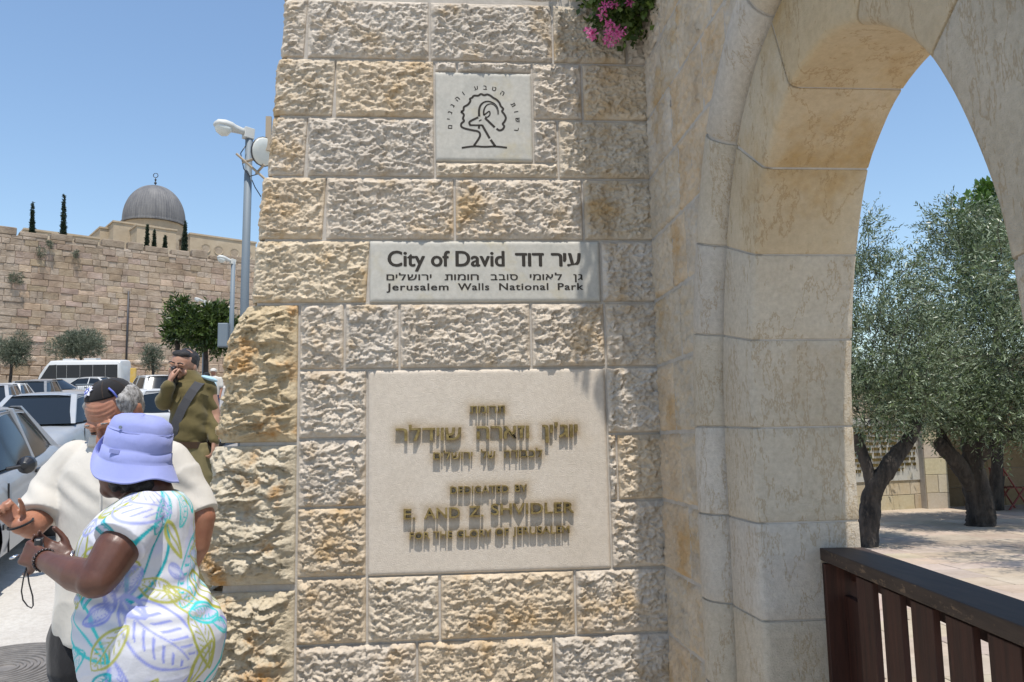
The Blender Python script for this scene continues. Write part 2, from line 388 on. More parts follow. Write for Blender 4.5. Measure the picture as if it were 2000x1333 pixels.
def course(i, xs, corner=None, tints=None, **k):
    """xs: pixel x of the joints, read in the photograph, turned into metres on the wall"""
    z = cl(i); zt, zb = CZ[i], CZ[i + 1]
    xm = [WX(q, z) if q < 5000 else XR for q in xs]
    if corner is not None: put_corner(xm[0], zt, zb, tint=corner if isinstance(corner, tuple) else None)
    for n_, (a, c_) in enumerate(zip(xm[:-1], xm[1:])):
        t = None
        if tints and n_ in tints: t = tints[n_]
        put(a, c_, zt, zb, tint=t)
OC = (1.03, .955, .83, 1); GR = (1.03, 1.01, .98, 1); E_ = 9999
# coping course on top (smooth)
for a, c_ in ((-.73, .05), (.05, .62), (.62, XR)):
    sid[0] += 1; loc_shift(stone_patch('coping_stone', a + G, c_ - G, 3.662 + G, 3.9, mapmain(yoff=.006), M['smooth'], wall, seed=sid[0], flat=True, res=.02), wall_loc)
    sid[0] += 1; loc_shift(stone_patch('coping_stone', a + G, c_ - G, 3.9 + G, 4.14, mapmain(yoff=.006), M['smooth'], wall, seed=sid[0], flat=True, res=.03), wall_loc)
course(2, [599, 839, 1079, 1222, E_], corner=GR)
# course with the emblem plate
z = cl(3); zt, zb = CZ[3], CZ[4]; PL, PR, PT, PB = -.010, .447, 3.300, 2.866
put_corner(WX(654, z), zt, zb)
put(WX(654, z), PL - .004, zt, zb, tint=OC); put(PL - .004, WX(893, z), zt, PT + .004, margin=.015); put(WX(893, z), PR + .004, zt, PT + .004, margin=.015)
put(PR + .004, WX(1137, z), zt, zb, tint=GR); put(WX(1137, z), XR, zt, zb, tint=OC)
z = cl(4); zt, zb = CZ[4], CZ[5]
put_corner(WX(599, z), zt, zb, tint=GR); put(WX(599, z), PL - .004, zt, zb); put(PL - .004, WX(1090, z), PB - .004, zb, margin=.015); put(PR + .004, WX(1090, z), zt, PB - .004, margin=.015); put(WX(1090, z), XR, zt, zb)
course(5, [635, 888, 1139, E_], corner=OC, tints={0: GR})
SL, SR, ST, SB = -.315, .750, 2.480, 2.196
z = cl(6); put_corner(SL - .004, CZ[6], CZ[7], tint=(1.03, .97, .84, 1)); put(SR + .006, XR, CZ[6], CZ[7])
DL, DR, DT, DB = -.320, .757, 1.884, .985
XB = -.628
z = cl(7)
for a, c_, t in ((580, 673, GR), (673, 780, None), (780, 1037, None), (1037, 1182, GR), (1182, E_, GR)):
    put(XB if a == 580 else WX(a, z), WX(c_, z) if c_ < 5000 else XR, CZ[7], CZ[8], tint=t)
for i in (8, 9, 10):
    put(XB, DL - .005, CZ[i], CZ[i + 1], tint=[GR, GR, OC][i - 8])
    if i == 9:
        put(DR + .005, DR + .045, CZ[i], CZ[i + 1], margin=.01); put(DR + .045, XR, CZ[i], CZ[i + 1], tint=OC)
    else: put(DR + .005, XR, CZ[i], CZ[i + 1])
z = cl(11)
for a, c_, t in ((580, 717, OC), (717, 859, None), (859, 1124, OC), (1124, E_, GR)):
    put(XB if a == 580 else WX(a, z), WX(c_, z) if c_ < 5000 else XR, CZ[11], CZ[12], tint=t)
z = cl(12)
for a, c_, t in ((580, 815, GR), (815, 1083, OC), (1083, E_, None)):
    put(XB if a == 580 else WX(a, z), WX(c_, z) if c_ < 5000 else XR, CZ[12], CZ[13], tint=t)
for i in (13, 14):
    put(XB, -.1, CZ[i], CZ[i + 1], res=.012); put(-.1, .4, CZ[i], CZ[i + 1], res=.012); put(.4, XR, CZ[i], CZ[i + 1], res=.012)
# three huge rock-faced quoins
def quoin(zt, zb, pxs, amp, tint, bulge, seed, cu, cv):
    zz = [q[0] for q in pxs][::-1]; xx = [q[1] for q in pxs][::-1]
    x0f = lambda v: np.interp(v, zz, xx) + .018 * vnoise(np.stack([v * 7, v * 0, v * 0 + seed], 1), seed) + .010 * vnoise(np.stack([v * 22, v * 0, v * 0 + seed], 1), seed)
    x0m = float(np.mean(xx)); u1 = XB - x0m
    def mp(u, v, h):
        x0 = x0f(v); k = (XB - G - x0 - .02) / (u1 - .02)
        R2 = .10; L = R2 * math.pi / 2; s = u
        th = np.clip(s / L, 0, 1) * math.pi / 2; wfront = XB - G - x0 - R2; Lf = (u1 - G) - L
        px = np.where(s < 0, x0, np.where(s < L, x0 + R2 - R2 * np.cos(th), x0 + R2 + (s - L) / Lf * wfront))
        py = np.where(s < 0, R2 - s, np.where(s < L, R2 - R2 * np.sin(th), 0.0))
        return np.stack([px - np.cos(th) * h * .45, py - .0 - np.sin(th) * h, v], 1)
    o = stone_patch('quoin_stone', 0, u1 - G, zb + .008, zt - .008, mp, M['big'], wall, amp=amp, seed=seed, margin=.05, cu=cu, cv=cv, bulge=bulge, wrap=.4, tint=tint, depth=.06)
    return loc_shift(o, wall_loc)
q1 = quoin(CZ[7], 1.566, [(2.19, -.885), (2.05, -.935), (1.93, -.965), (1.75, -.972), (1.57, -.978)], .029, (1.0, .91, .74, 1), .022, 301, .055, .042)
q2 = quoin(1.566, .955, [(1.566, -.985), (1.45, -1.0), (1.25, -1.03), (1.05, -1.035), (.96, -1.02)], .033, (1.02, 1.0, .93, 1), .03, 302, .085, .055)
q3 = quoin(.94, .12, [(.94, -1.03), (.8, -1.035), (.5, -1.05), (.12, -1.07)], .035, (1.02, .98, .88, 1), .03, 303, .085, .055)
q1['label'] = 'orange-stained pitted quoin'

# ------------------------------------------------------------------ lettering
def _glyph(s, extrude, spacing=1.):
    """some outlines tessellate badly at some resolutions: keep the version with the least surface"""
    best = None
    c = bpy.data.curves.new('txt', 'FONT'); c.body = s; c.extrude = extrude; c.space_character = spacing; c.fill_mode = 'BOTH'
    o = bpy.data.objects.new('txt', c); col.objects.link(o)
    for res in ((1, 3, 5, 6) if len(s) == 1 else (4,)):
        c.resolution_u = res; bpy.context.view_layer.update()
        me = bpy.data.meshes.new_from_object(o.evaluated_get(bpy.context.evaluated_depsgraph_get()))
        n = len(me.vertices); V = np.zeros(n * 3); me.vertices.foreach_get('co', V); V = V.reshape(-1, 3); F = [tuple(p.vertices) for p in me.polygons]; ar = sum(p.area for p in me.polygons if abs(p.normal.z) > .9); bpy.data.meshes.remove(me)
        if best is None or ar < best[0] * .93: best = (ar, V, F)
        elif res >= 3 and ar < best[0] * 1.06: best = (min(ar, best[0]), V, F)
    bpy.data.objects.remove(o); bpy.data.curves.remove(c)
    return best[1], best[2]
_gc = {}
def text_mesh(s, bold=0., extrude=0., spacing=1., res=3):
    """glyph outlines; weight is added with slightly shifted copies"""
    if any('\u0590' <= ch <= '\u05ff' for ch in s):
        x = 0; VV = []; FF = []; n = 0
        for ch in s:
            if ch == ' ': x += .3; continue
            k = (ch, extrude)
            if k not in _gc:
                if ch == 'ד':
                    mb = MB(); e = max(extrude, 1e-6); mb.box((.317, 0, -e), (.407, .509, e)); mb.box((.01, .509, -e), (.498, .592, e)); _gc[k] = (np.array(mb.V), mb.F)
                elif ch == 'ת':
                    mb = MB(); e = max(extrude, 1e-6)
                    for q in ((.40, 0, .49, .47), (.04, .509, .44, .592), (.115, .08, .20, .509), (-.01, 0, .20, .08)): mb.box((q[0], q[1], -e), (q[2], q[3], e))
                    mb.add([(.40,.47,-e),(.49,.47,-e),(.475,.56,-e),(.44,.592,-e),(.44,.509,-e),(.40,.47,e),(.49,.47,e),(.475,.56,e),(.44,.592,e),(.44,.509,e)], [(4,3,2,1,0),(5,6,7,8,9),(0,1,6,5),(1,2,7,6),(2,3,8,7),(3,4,9,8),(4,0,5,9)]); _gc[k] = (np.array(mb.V), mb.F)
                else: _gc[k] = _glyph(ch, extrude)
            V, F = _gc[k]; V = V.copy(); V[:, 0] += x - V[:, 0].min(); x = V[:, 0].max() + .085 * spacing
            VV.append(V); FF += [tuple(i + n for i in f) for f in F]; n += len(V)
        V = np.concatenate(VV); F = FF
    else: V, F = _glyph(s, extrude, spacing)
    n = len(V)
    if bold > 0:
        VV = []; FF = []
        for k, (a, b_) in enumerate(((-1, 0), (1, 0), (0, -.6), (0, .6), (-.7, .5), (.7, -.5))):
            W_ = V.copy(); W_[:, 0] += a * bold; W_[:, 1] += b_ * bold; W_[:, 2] = W_[:, 2] + .0006 * k * (1 if extrude else 4); VV.append(W_); FF += [tuple(i + k * n for i in f) for f in F]
        V = np.concatenate(VV); F = FF
    return V, F
def split_letters(V, F):
    # front / back / side of a glyph are not welded: group by x overlap of connected pieces
    par = list(range(len(V)))
    def find(a):
        while par[a] != a: par[a] = par[par[a]]; a = par[a]
        return a
    for f in F:
        r0 = find(f[0])
        for q in f[1:]: par[find(q)] = r0
    comp = {}
    for f in F: comp.setdefault(find(f[0]), []).append(f)
    items = []
    for fs in comp.values():
        xs_ = V[[i for f in fs for i in f], 0]; items.append([xs_.min(), xs_.max(), list(fs)])
    items.sort(key=lambda t: t[0]); out = []
    for it in items:
        if out and it[0] < out[-1][1] - .35 * min(it[1] - it[0], out[-1][1] - out[-1][0]) - 1e-6: out[-1][1] = max(out[-1][1], it[1]); out[-1][2] += it[2]
        else: out.append(it)
    return [o[2] for o in out]
def place_text(s, x0, x1, zb, cap, y, mtl, parent, name, bold=0., thick=0., split=False, spacing=1., loc=None, capref=None):
    """text in the XZ plane facing -Y between x0..x1, base line zb, capital height cap"""
    V, F = text_mesh(s, bold, .5 if thick else 0, spacing)
    if len(V) == 0: return
    rv, _ = text_mesh(capref or 'H', 0); ch = rv[:, 1].max()
    V = V.copy(); V[:, 0] = x0 + (V[:, 0] - V[:, 0].min()) / (V[:, 0].max() - V[:, 0].min()) * (x1 - x0)
    zz = zb + V[:, 1] * cap / ch; yy = y - (V[:, 2] + (.5 if thick else 0)) * (thick or .05)
    P = np.stack([V[:, 0], yy, zz], 1)
    def mk(fs):
        ids = sorted({i for f in fs for i in f}); mp = {a: k for k, a in enumerate(ids)}
        o = obj(name, new_mesh(name, P[ids], [tuple(mp[i] for i in f) for f in fs]), mtl, parent); loc_shift(o, loc); return o
    if split:
        return [mk(fs) for fs in split_letters(V, F)]
    return mk(F)
H = lambda s: s[::-1]
def plate(name, x0, x1, z0, z1, mtl, label, y=.0, margin=0):
    root = empty(name, ((x0 + x1) / 2, y, z0), label, 'sign')
    L = root.location.copy()
    o = stone_patch('slab', x0, x1, z0, z1, mapmain(yoff=y), M[mtl], root, flat=True, res=.007, seed=5, depth=.05, tint=(1, 1, 1, 1), amp=.0005); loc_shift(o, L)
    return root, L
# emblem plate
emb, EL = plate('emblem_plaque', PL, PR, PB, PT, 'plate', 'square stone plaque carved with a goat inside a tree, topmost of the three plates', y=-.007)
def ec(cx, cy):  # crop coordinates of the emblem to metres
    p = W(820 + cx / 6.058, 120 + cy / 6.058, 0); return float(p[0]), float(p[2])
def ribbon(pts, wd, name='line', taper=None, closed=False):
    P = [Vector((*ec(*q),)) for q in pts]; wd = wd / 6.058 / 430
    # smooth resample
    Q = []
    n = len(P)
    for i in range(n - 1):
        a, b_, c_, d_ = P[max(i - 1, 0)], P[i], P[i + 1], P[min(i + 2, n - 1)]
        for t in np.linspace(0, 1, 6, endpoint=False):
            Q.append(.5 * ((2 * b_) + (-a + c_) * t + (2 * a - 5 * b_ + 4 * c_ - d_) * t * t + (-a + 3 * b_ - 3 * c_ + d_) * t ** 3))
    Q.append(P[-1])
    if len(P) == 2: Q = P
    V = []
    for i, p in enumerate(Q):
        t = (Q[min(i + 1, len(Q) - 1)] - Q[max(i - 1, 0)]); t = t.normalized() if t.length > 0 else Vector((1, 0)); nn = Vector((-t.y, t.x)); k = 1 if taper is None else taper[0] + (taper[1] - taper[0]) * i / (len(Q) - 1)
        for sgn in (1, -1): q = p + nn * wd / 2 * k * sgn; V.append((q.x, -.0078, q.y))
    return V, [(2 * i, 2 * i + 1, 2 * i + 3, 2 * i + 2) for i in range(len(Q) - 1)]
mb = MB()
for pts, wd, tp in [
    ([(485,605),(515,590),(522,550),(570,520),(597,480),(592,455),(618,440),(640,417),(690,415),(722,397),(760,410),(800,402),(840,420),(868,442),(905,462),(940,500),(957,540),(985,572),(972,602),(1000,640),(1016,682),(1000,722),(980,750),(997,780),(975,815),(940,826),(905,805)], 26, None),
    ([(485,605),(520,640),(510,685),(522,715),(492,745),(490,778),(522,800),(600,820),(690,840),(712,880),(692,930),(640,1005)], 26, None),
    ([(885,790),(770,680)], 28, None), ([(690,672),(592,722),(592,762)], 26, None), ([(585,765),(738,765)], 22, None), ([(735,762),(825,920)], 28, None), ([(836,936),(890,1012)], 30, None),
    ([(495,1032),(640,1014),(760,1020),(890,1016),(1030,1030)], 24, None), ([(700,770),(698,806)], 26, None),
    ([(702,662),(700,590),(718,530),(762,492),(820,485),(880,510),(915,552),(928,600),(930,640)], 26, (1.15, .35)),
    ([(757,650),(755,600),(772,552),(802,522),(850,514),(890,540),(912,582),(918,640)], 20, (1.2, .3)),
    ([(757,648),(785,625),(820,602),(828,638),(802,668),(770,668)], 18, None), ([(698,716),(728,700)], 14, None)]:
    mb.add(*ribbon(pts, wd, taper=tp))
loc_shift(obj('carved_emblem', mb.mesh('carved_emblem'), M['ink'], emb), EL)
for ch, cx, cy, a in [('ם',358,785,-88),('י',338,692,-84),('נ',357,617,-72),('ג',388,535,-58),('ה',445,455,-45),('ו',515,390,-33),('ע',665,328,-12),('ב',772,322,2),('ט',878,337,14),('ה',975,388,28),('ת',1102,522,62),('ו',1138,606,78),('ש',1155,703,90),('ר',1142,812,97)]:
    V, F = text_mesh(ch, .025, 0); V = V - (V.max(0) + V.min(0)) / 2; k = 47 / 6.058 / 430 / .55; th = -R(a)
    x, z = ec(cx, cy); P = [(x + (v[0] * math.cos(th) - v[1] * math.sin(th)) * k, -.0078 - v[2] * .01, z + (v[0] * math.sin(th) + v[1] * math.cos(th)) * k) for v in V]
    loc_shift(obj('letter', new_mesh('letter', P, F), M['ink'], emb), EL)
# name sign
sg, SLc = plate('name_sign', SL, SR, SB, ST, 'plate', 'long stone sign reading City of David in dark engraved letters', y=-.007)
def sx_(px): return float(W(px, 530, 0)[0])
def sz_(py): return float(W(950, py, 0)[2])
kw = dict(y=-.0076, parent=sg, mtl=M['ink'], loc=SLc, name='lettering')
CAPZ = lambda a, b_: sz_(a) - sz_(b_)
def line(s, px0, px1, ytop, ybase, bold=.02, spacing=1., ref=None, **k):
    q = dict(kw); q.update(k); return place_text(s, sx_(px0), sx_(px1), sz_(ybase), CAPZ(ytop, ybase), bold=bold, spacing=spacing, capref=ref, **q)
line('City of David', 757, 986, 492, 521, .030, split=True, name='letter')
line(H('עיר'), 1076, 1135, 496, 521, .032, ref='ה', split=True, name='letter'); line(H('דוד'), 1006, 1063, 496, 521, .032, ref='ה', split=True, name='letter')
for s, a, c_ in (('גן', 1119, 1137), ('לאומי', 1034, 1097), ('סובב', 958, 1011), ('חומות', 868, 935), ('ירושלים', 755, 843)):
    line(H(s), a, c_, 537, 548, .02, 1.5, ref='ה')
for s, a, c_ in (('Jerusalem', 755, 876), ('Walls', 894, 955), ('National', 974, 1070), ('Park', 1088, 1138)):
    line(s, a, c_, 554.5, 567.5, .024, 1.1)
# dedication plaque
dd, DLc = plate('dedication_plaque', DL, DR, DB, DT, 'plaque', 'large square stone plaque with raised brass dedication letters', y=-.006)
def dx(cx): return float(W(700 + cx / 3.029, 930, 0)[0])
def dz(cy): return float(W(950, 700 + cy / 3.029, 0)[2])
def dline(s, x0, x1, top, base, ref=None, bold=.010):
    place_text(s, dx(x0), dx(x1), dz(base), dz(top) - dz(base), -.0055, M['brass'], dd, 'letter', bold, .020, True, 1., DLc, ref)
dline(H('תרומת'), 662, 872, 283, 325, 'ה')
dline(H('שוידלר'), 222, 612, 408, 480, 'ה', .015); dline(H('וזארה'), 702, 1012, 404, 477, 'ה', .015); dline(H("יוג'ין"), 1092, 1300, 402, 475, 'ה', .015)
dline(H('ירושלים'), 443, 676, 552, 592, 'ה'); dline(H('של'), 726, 810, 550, 592, 'ה'); dline(H('לכבודה'), 862, 1088, 548, 590, 'ה')
dline('DEDICATED', 542, 886, 753, 795); dline('BY', 922, 994, 751, 792)
dline('E.', 268, 336, 878, 938); dline('AND', 388, 598, 876, 937); dline('Z.', 652, 736, 872, 933); dline('SHVIDLER', 780, 1266, 862, 925)
dline('FOR', 303, 420, 1016, 1056); dline('THE', 440, 552, 1015, 1055); dline('GLORY', 578, 780, 1011, 1052); dline('OF', 802, 882, 1007, 1048); dline('JERUSALEM', 906, 1236, 1002, 1045)

slab = [c_ for c_ in dd.children if c_.name.startswith('slab')][0]; n = len(slab.data.vertices); co = np.zeros(n * 3); slab.data.vertices.foreach_get('co', co); co = co.reshape(-1, 3); stn = np.zeros(n)
for c_ in dd.children:
    if c_.name.startswith('letter'):
        q = np.array([v.co[:] for v in c_.data.vertices]); x0_, x1_, z0_, z1_ = q[:, 0].min(), q[:, 0].max(), q[:, 2].min(), q[:, 2].max()
        ddx = np.maximum(np.maximum(x0_ - co[:, 0], co[:, 0] - x1_), 0); ddz = np.maximum(np.maximum((z0_ - co[:, 2]) * .9, co[:, 2] - z1_), 0); stn = np.maximum(stn, .62 * np.exp(-(np.hypot(ddx, ddz) / .021) ** 1.5))
at = slab.data.attributes.new('stain', 'FLOAT', 'POINT'); at.data.foreach_set('value', stn.astype(np.float32))

# ================================================================== GATEWAY WALL WITH ARCH (runs from the pier towards the camera)
XF = 1.0; XB2 = 1.33; S0 = 1.167
gw = empty('arched_gateway_wall', (XF, -1.8, 0), 'shaded limestone gateway wall with a round arch and a rolled moulding', 'gateway')
GL = Vector((XF, -1.8, 0))
_ctl = [(0,-1.75),(0,-.9),(0,-.3),(.004,.06),(.026,.27),(.088,.541),(.196,.80),(.30,.91),(.42,.985),(.588,1.022),(.73,1.0),(.86,.94),(.98,.85),(1.074,.739),(1.163,.564),(1.226,.37),(1.25,.18),(1.258,0),(1.26,-.9),(1.26,-1.75)]
def arch_path():
    out = []
    P = [Vector(p) for p in _ctl]; n = len(P)
    for i in range(n - 1):
        a, b_, c_, d_ = P[max(i - 1, 0)], P[i], P[i + 1], P[min(i + 2, n - 1)]
        for t in np.linspace(0, 1, 8, endpoint=False): out.append(.5 * ((2 * b_) + (-a + c_) * t + (2 * a - 5 * b_ + 4 * c_ - d_) * t * t + (-a + 3 * b_ - 3 * c_ + d_) * t ** 3))
    out.append(P[-1]); return np.array([(p.x + S0, p.y + 1.55) for p in out])   # (s, z); y = -s
AP = arch_path()
seg = np.hypot(*np.diff(AP, axis=0).T); AL = np.concatenate([[0], np.cumsum(seg)])
def ap(t, o=0.):
    """point at arclength t, offset o outward (away from the opening)"""
    t = np.asarray(t, float); s = np.interp(t, AL, AP[:, 0]); z = np.interp(t, AL, AP[:, 1])
    e = .05; ds = np.interp(t + e, AL, AP[:, 0]) - np.interp(t - e, AL, AP[:, 0]); dz_ = np.interp(t + e, AL, AP[:, 1]) - np.interp(t - e, AL, AP[:, 1])
    l = np.hypot(ds, dz_) + 1e-9; return s - dz_ / l * o, z + ds / l * o
def t_at(s, h):  # arclength nearest to a photographed joint
    return float(AL[np.argmin(np.hypot(AP[:, 0] - S0 - s, AP[:, 1] - 1.55 - h))])
OUT = .545
# joints along the arch
tz = lambda z: float(np.interp(z, AP[:60, 1], AL[:60]))
joints = [0, tz(.12), tz(.41), tz(.70), tz(.983), tz(1.283), tz(1.583), tz(1.862), t_at(.097, .565), t_at(.202, .83), t_at(.42, .985), t_at(.80, .965), t_at(1.06, .76), t_at(1.246, .30)]
Ltot = float(AL[-1])
nearz = [1.56, 1.283, .983, .70, .41, .12]
tail = [Ltot - (z + .2) for z in nearz]; joints = joints + tail + [Ltot]
gsid = [600]
def sweep(name, t0, t1, prof, mtl, closed=True, tint=None, n=None, amp=.0012):
    n = n or max(4, int((t1 - t0) / .035)); g = .003; gsid[0] += 1
    ts = np.linspace(t0 + g, t1 - g, n); rings = []
    for t in ts:
        ring = []
        for (o, x) in prof: s, z = ap(t, o); ring.append((x, -float(s), float(z)))
        rings.append(ring)
    V, F = loft(rings, cap=True); V = np.array(V)
    V[:, 0] += amp * fbm(V * 6, gsid[0], 3)
    V[:, 1] += amp * fbm(V * 6 + 5, gsid[0], 3)
    me = new_mesh(name, V, F, False); o = obj(name, me, M[mtl], gw); loc_shift(o, GL); bev(o, .0035, 2); o.modifiers['bevel'].angle_limit = R(50)
    r_ = random.Random(gsid[0]); g_ = .94 + .12 * r_.random(); o.color = tint or ((g_, g_, g_, 1) if r_.random() < .6 else (g_, g_ * .97, g_ * .9, 1))
    for p in me.polygons: p.use_smooth = True
    es = o.modifiers.new('es', 'EDGE_SPLIT'); es.split_angle = R(38)
    return o
XV = .995
vprof = [(0., XB2), (0., XV + .022), (.003, XV + .012), (.010, XV + .004), (.022, XV), (.262, XV), (.268, XV + .004), (.270, XV + .04), (.270, XB2)]
def arcprof():
    pts = [(.292, XV + .12), (.292, XV + .045)]
    for a in np.linspace(0, math.pi, 15): pts.append((.402 - .108 * math.cos(a), XV + .022 - .080 * math.sin(a)))
    pts += [(.512, XV + .045), (.512, XV + .12)]; return pts
rprof = arcprof()
for a, c_ in zip(joints[:-1], joints[1:]):
    mid = (a + c_) / 2; h = float(np.interp(mid, AL, AP[:, 1])) - 1.55
    hi = h > .33
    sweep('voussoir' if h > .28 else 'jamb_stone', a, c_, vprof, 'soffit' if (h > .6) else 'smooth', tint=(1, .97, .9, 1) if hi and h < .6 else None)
    sweep('moulding_stone', a, c_, rprof, 'smooth')
# bed joints of mortar: a slim recessed body behind the stones
mprof = [(.004, XB2 - .004), (.004, XV + .03), (.02, XV + .006), (.262, XV + .006), (.268, XV + .034), (.294, XV + .034)] + [(.402 - .103 * math.cos(a), XV + .026 - .075 * math.sin(a)) for a in np.linspace(0.2, math.pi - .2, 9)] + [(.523, XV + .02), (.54, XV + .02), (.54, XB2 - .004)]
rings = [[(x, -float(ap(t, o)[0]), float(ap(t, o)[1])) for o, x in mprof] for t in np.linspace(0, Ltot, 160)]
V, F = loft(rings); loc_shift(obj('mortar', new_mesh('mortar', V, F), M['mortar'], gw), GL)
# rubble core with the opening left out
OC_ = np.array([ap(t, .50) for t in AL]).reshape(-1, 2)
def zlow(s):
    inside = (s > OC_[0, 0] + .001) & (s < OC_[-1, 0] - .001)
    o = np.argsort(OC_[:, 0]); return np.where(inside, np.array([OC_[(np.abs(OC_[:, 0] - q) < .03), 1].max() if (np.abs(OC_[:, 0] - q) < .03).any() else 3.1 for q in s]), -.2)
mb = MB(); ss = [-.0, .64] + list(np.linspace(.66, 2.93, 46)) + [2.95, 3.45]
zt_ = 4.9  # core raised above the facing, out of view, to widen its shadow on the pier
zl = zlow(np.array([(a + c_) / 2 for a, c_ in zip(ss[:-1], ss[1:])]))
for a, c_, z0 in zip(ss[:-1], ss[1:], zl): mb.box((XF + .0045, -c_, float(z0)), (XB2 - .01, -a, zt_))
loc_shift(mb.build('mortar', M['mortar'], gw), GL)
# rough rubbly facing stones, courses level with the pier
def mapgate(u, v, h): return np.stack([XF + .003 - h, -u, v], 1)
def clipgate(u, v):
    s = u; out = np.zeros(len(u), bool)
    # inside the archivolt: nearest path point distance on the outer side
    pts = OC_[::3]
    for k in range(0, len(u), 4000):
        uu = u[k:k + 4000]; vv = v[k:k + 4000]; C_ = np.array([1.79, 1.75]); 
        d_in = np.zeros(len(uu), bool)
        jamb = vv < 1.85
        d_in |= jamb & (uu > .655) & (uu < 2.93)
        q = np.hypot(uu[:, None] - pts[None, :, 0], vv[:, None] - pts[None, :, 1]); i = q.argmin(1)
        rr = np.hypot(uu - C_[0], vv - C_[1]); rp = np.hypot(pts[i, 0] - C_[0], pts[i, 1] - C_[1])
        d_in |= (~jamb) & (rr < rp + .012)
        out[k:k + 4000] = d_in
    return out
rg = random.Random(3)
for i in range(0, len(CZ) - 1):
    zt, zb = CZ[i], CZ[i + 1]; first = True
    xs_ = [.012]; q = .012
    while q < 3.4:
        q += rg.choice([.20, .26, .34, .42]) if q > .02 else rg.choice([.27, .33, .40]); xs_.append(min(q, 3.45))
    for a, c_ in zip(xs_[:-1], xs_[1:]):
        zmid = (zt + zb) / 2
        if a > .64 and c_ < 2.95 and zt < 2.35: continue
        gsid[0] += 1
        near = a < 1.6
        o = stone_patch('stone', a + .007, c_ - .007, zb + .006, zt - .006, mapgate, M['rough'], gw, amp=.012, res=.007 if near else .02, seed=gsid[0], margin=.02, cu=.035, cv=.035,
                        clip=clipgate, tint=random.Random(gsid[0]).choice([(.98, .93, .84, 1), (.93, .90, .83, 1), (.99, .89, .75, 1), (.95, .93, .89, 1)]))
        if o: loc_shift(o, GL)

# ------------------------------------------------------------------ wooden gate rail inside the arch
gt = empty('wooden_gate', (1.15, -1.2, 0), 'dark stained wooden slatted gate under a worn flat handrail inside the arch', 'gate'); GTL = gt.location.copy()
a0 = Vector((1.190, -1.172, 0)); dv = Vector((-.128, -1, 0)).normalized(); nv = Vector((1, -.128, 0)).normalized()
def GM(s, t, z): p = a0 + dv * s + nv * t; return (p.x, p.y, z)
def gbox(mb, s0, s1, t0, t1, z0, z1):
    V = [GM(s0,t0,z0),GM(s1,t0,z0),GM(s1,t1,z0),GM(s0,t1,z0),GM(s0,t0,z1),GM(s1,t0,z1),GM(s1,t1,z1),GM(s0,t1,z1)]
    mb.add(V, [(0,1,2,3),(4,7,6,5),(0,4,5,1),(1,5,6,2),(2,6,7,3),(3,7,4,0)])
ZR = 1.203
mb = MB(); gbox(mb, 0, 1.6, 0, .135, ZR - .038, ZR); o = mb.build('handrail', M['rail'], gt, bevel=.003); loc_shift(o, GTL)
mb = MB(); gbox(mb, .003, 1.6, .085, .125, ZR - .10, ZR - .047); loc_shift(mb.build('rail_beam', M['wood'], gt, bevel=.003), GTL)
mb = MB(); gbox(mb, .0, .025, .004, .130, .05, ZR - .046); loc_shift(mb.build('post', M['wood'], gt, bevel=.003), GTL)
mb = MB(); gbox(mb, .026, .245, .060, .082, .05, ZR - .142); loc_shift(mb.build('slat', M['wood'], gt, bevel=.002), GTL)
s_ = .262
while s_ < 1.5:
    mb = MB(); gbox(mb, s_, s_ + .116, .014, .031, .08, ZR - .047); o = mb.build('slat', M['wood'], gt, bevel=.002); loc_shift(o, GTL)
    s_ += .176
for z_ in (.25,):
    mb = MB(); gbox(mb, .026, 1.6, .033, .058, z_, z_ + .09); loc_shift(mb.build('cross_rail', M['wood'], gt, bevel=.003), GTL)

# ================================================================== LEAF CLOUDS
def leaf_mesh(name, C, D, L, Wd, tone=None, fold=.25, rs=RNG):
    """C centres(base), D unit directions, L lengths, Wd widths: one rhombic leaf each"""
    n = len(C); r = rs.normal(size=(n, 3)); S = np.cross(D, r); S /= np.linalg.norm(S, axis=1)[:, None] + 1e-9; N = np.cross(D, S)
    L = L[:, None]; Wd = Wd[:, None]
    p0 = C; p1 = C + D * L * .5 + S * Wd * .5 + N * Wd * fold * .3; p2 = C + D * L; p3 = C + D * L * .5 - S * Wd * .5 + N * Wd * fold * .3
    V = np.stack([p0, p1, p2, p3], 1).reshape(-1, 3); F = np.arange(4 * n).reshape(-1, 4)
    me = new_mesh(name, V, F)
    at = me.attributes.new('tone', 'FLOAT', 'POINT'); t = np.repeat(rs.rand(n) if tone is None else tone, 4)
    if len(me.vertices) == len(t): at.data.foreach_set('value', t.astype(np.float32))
    return me
def unit(v): return v / (np.linalg.norm(v, axis=1)[:, None] + 1e-9)
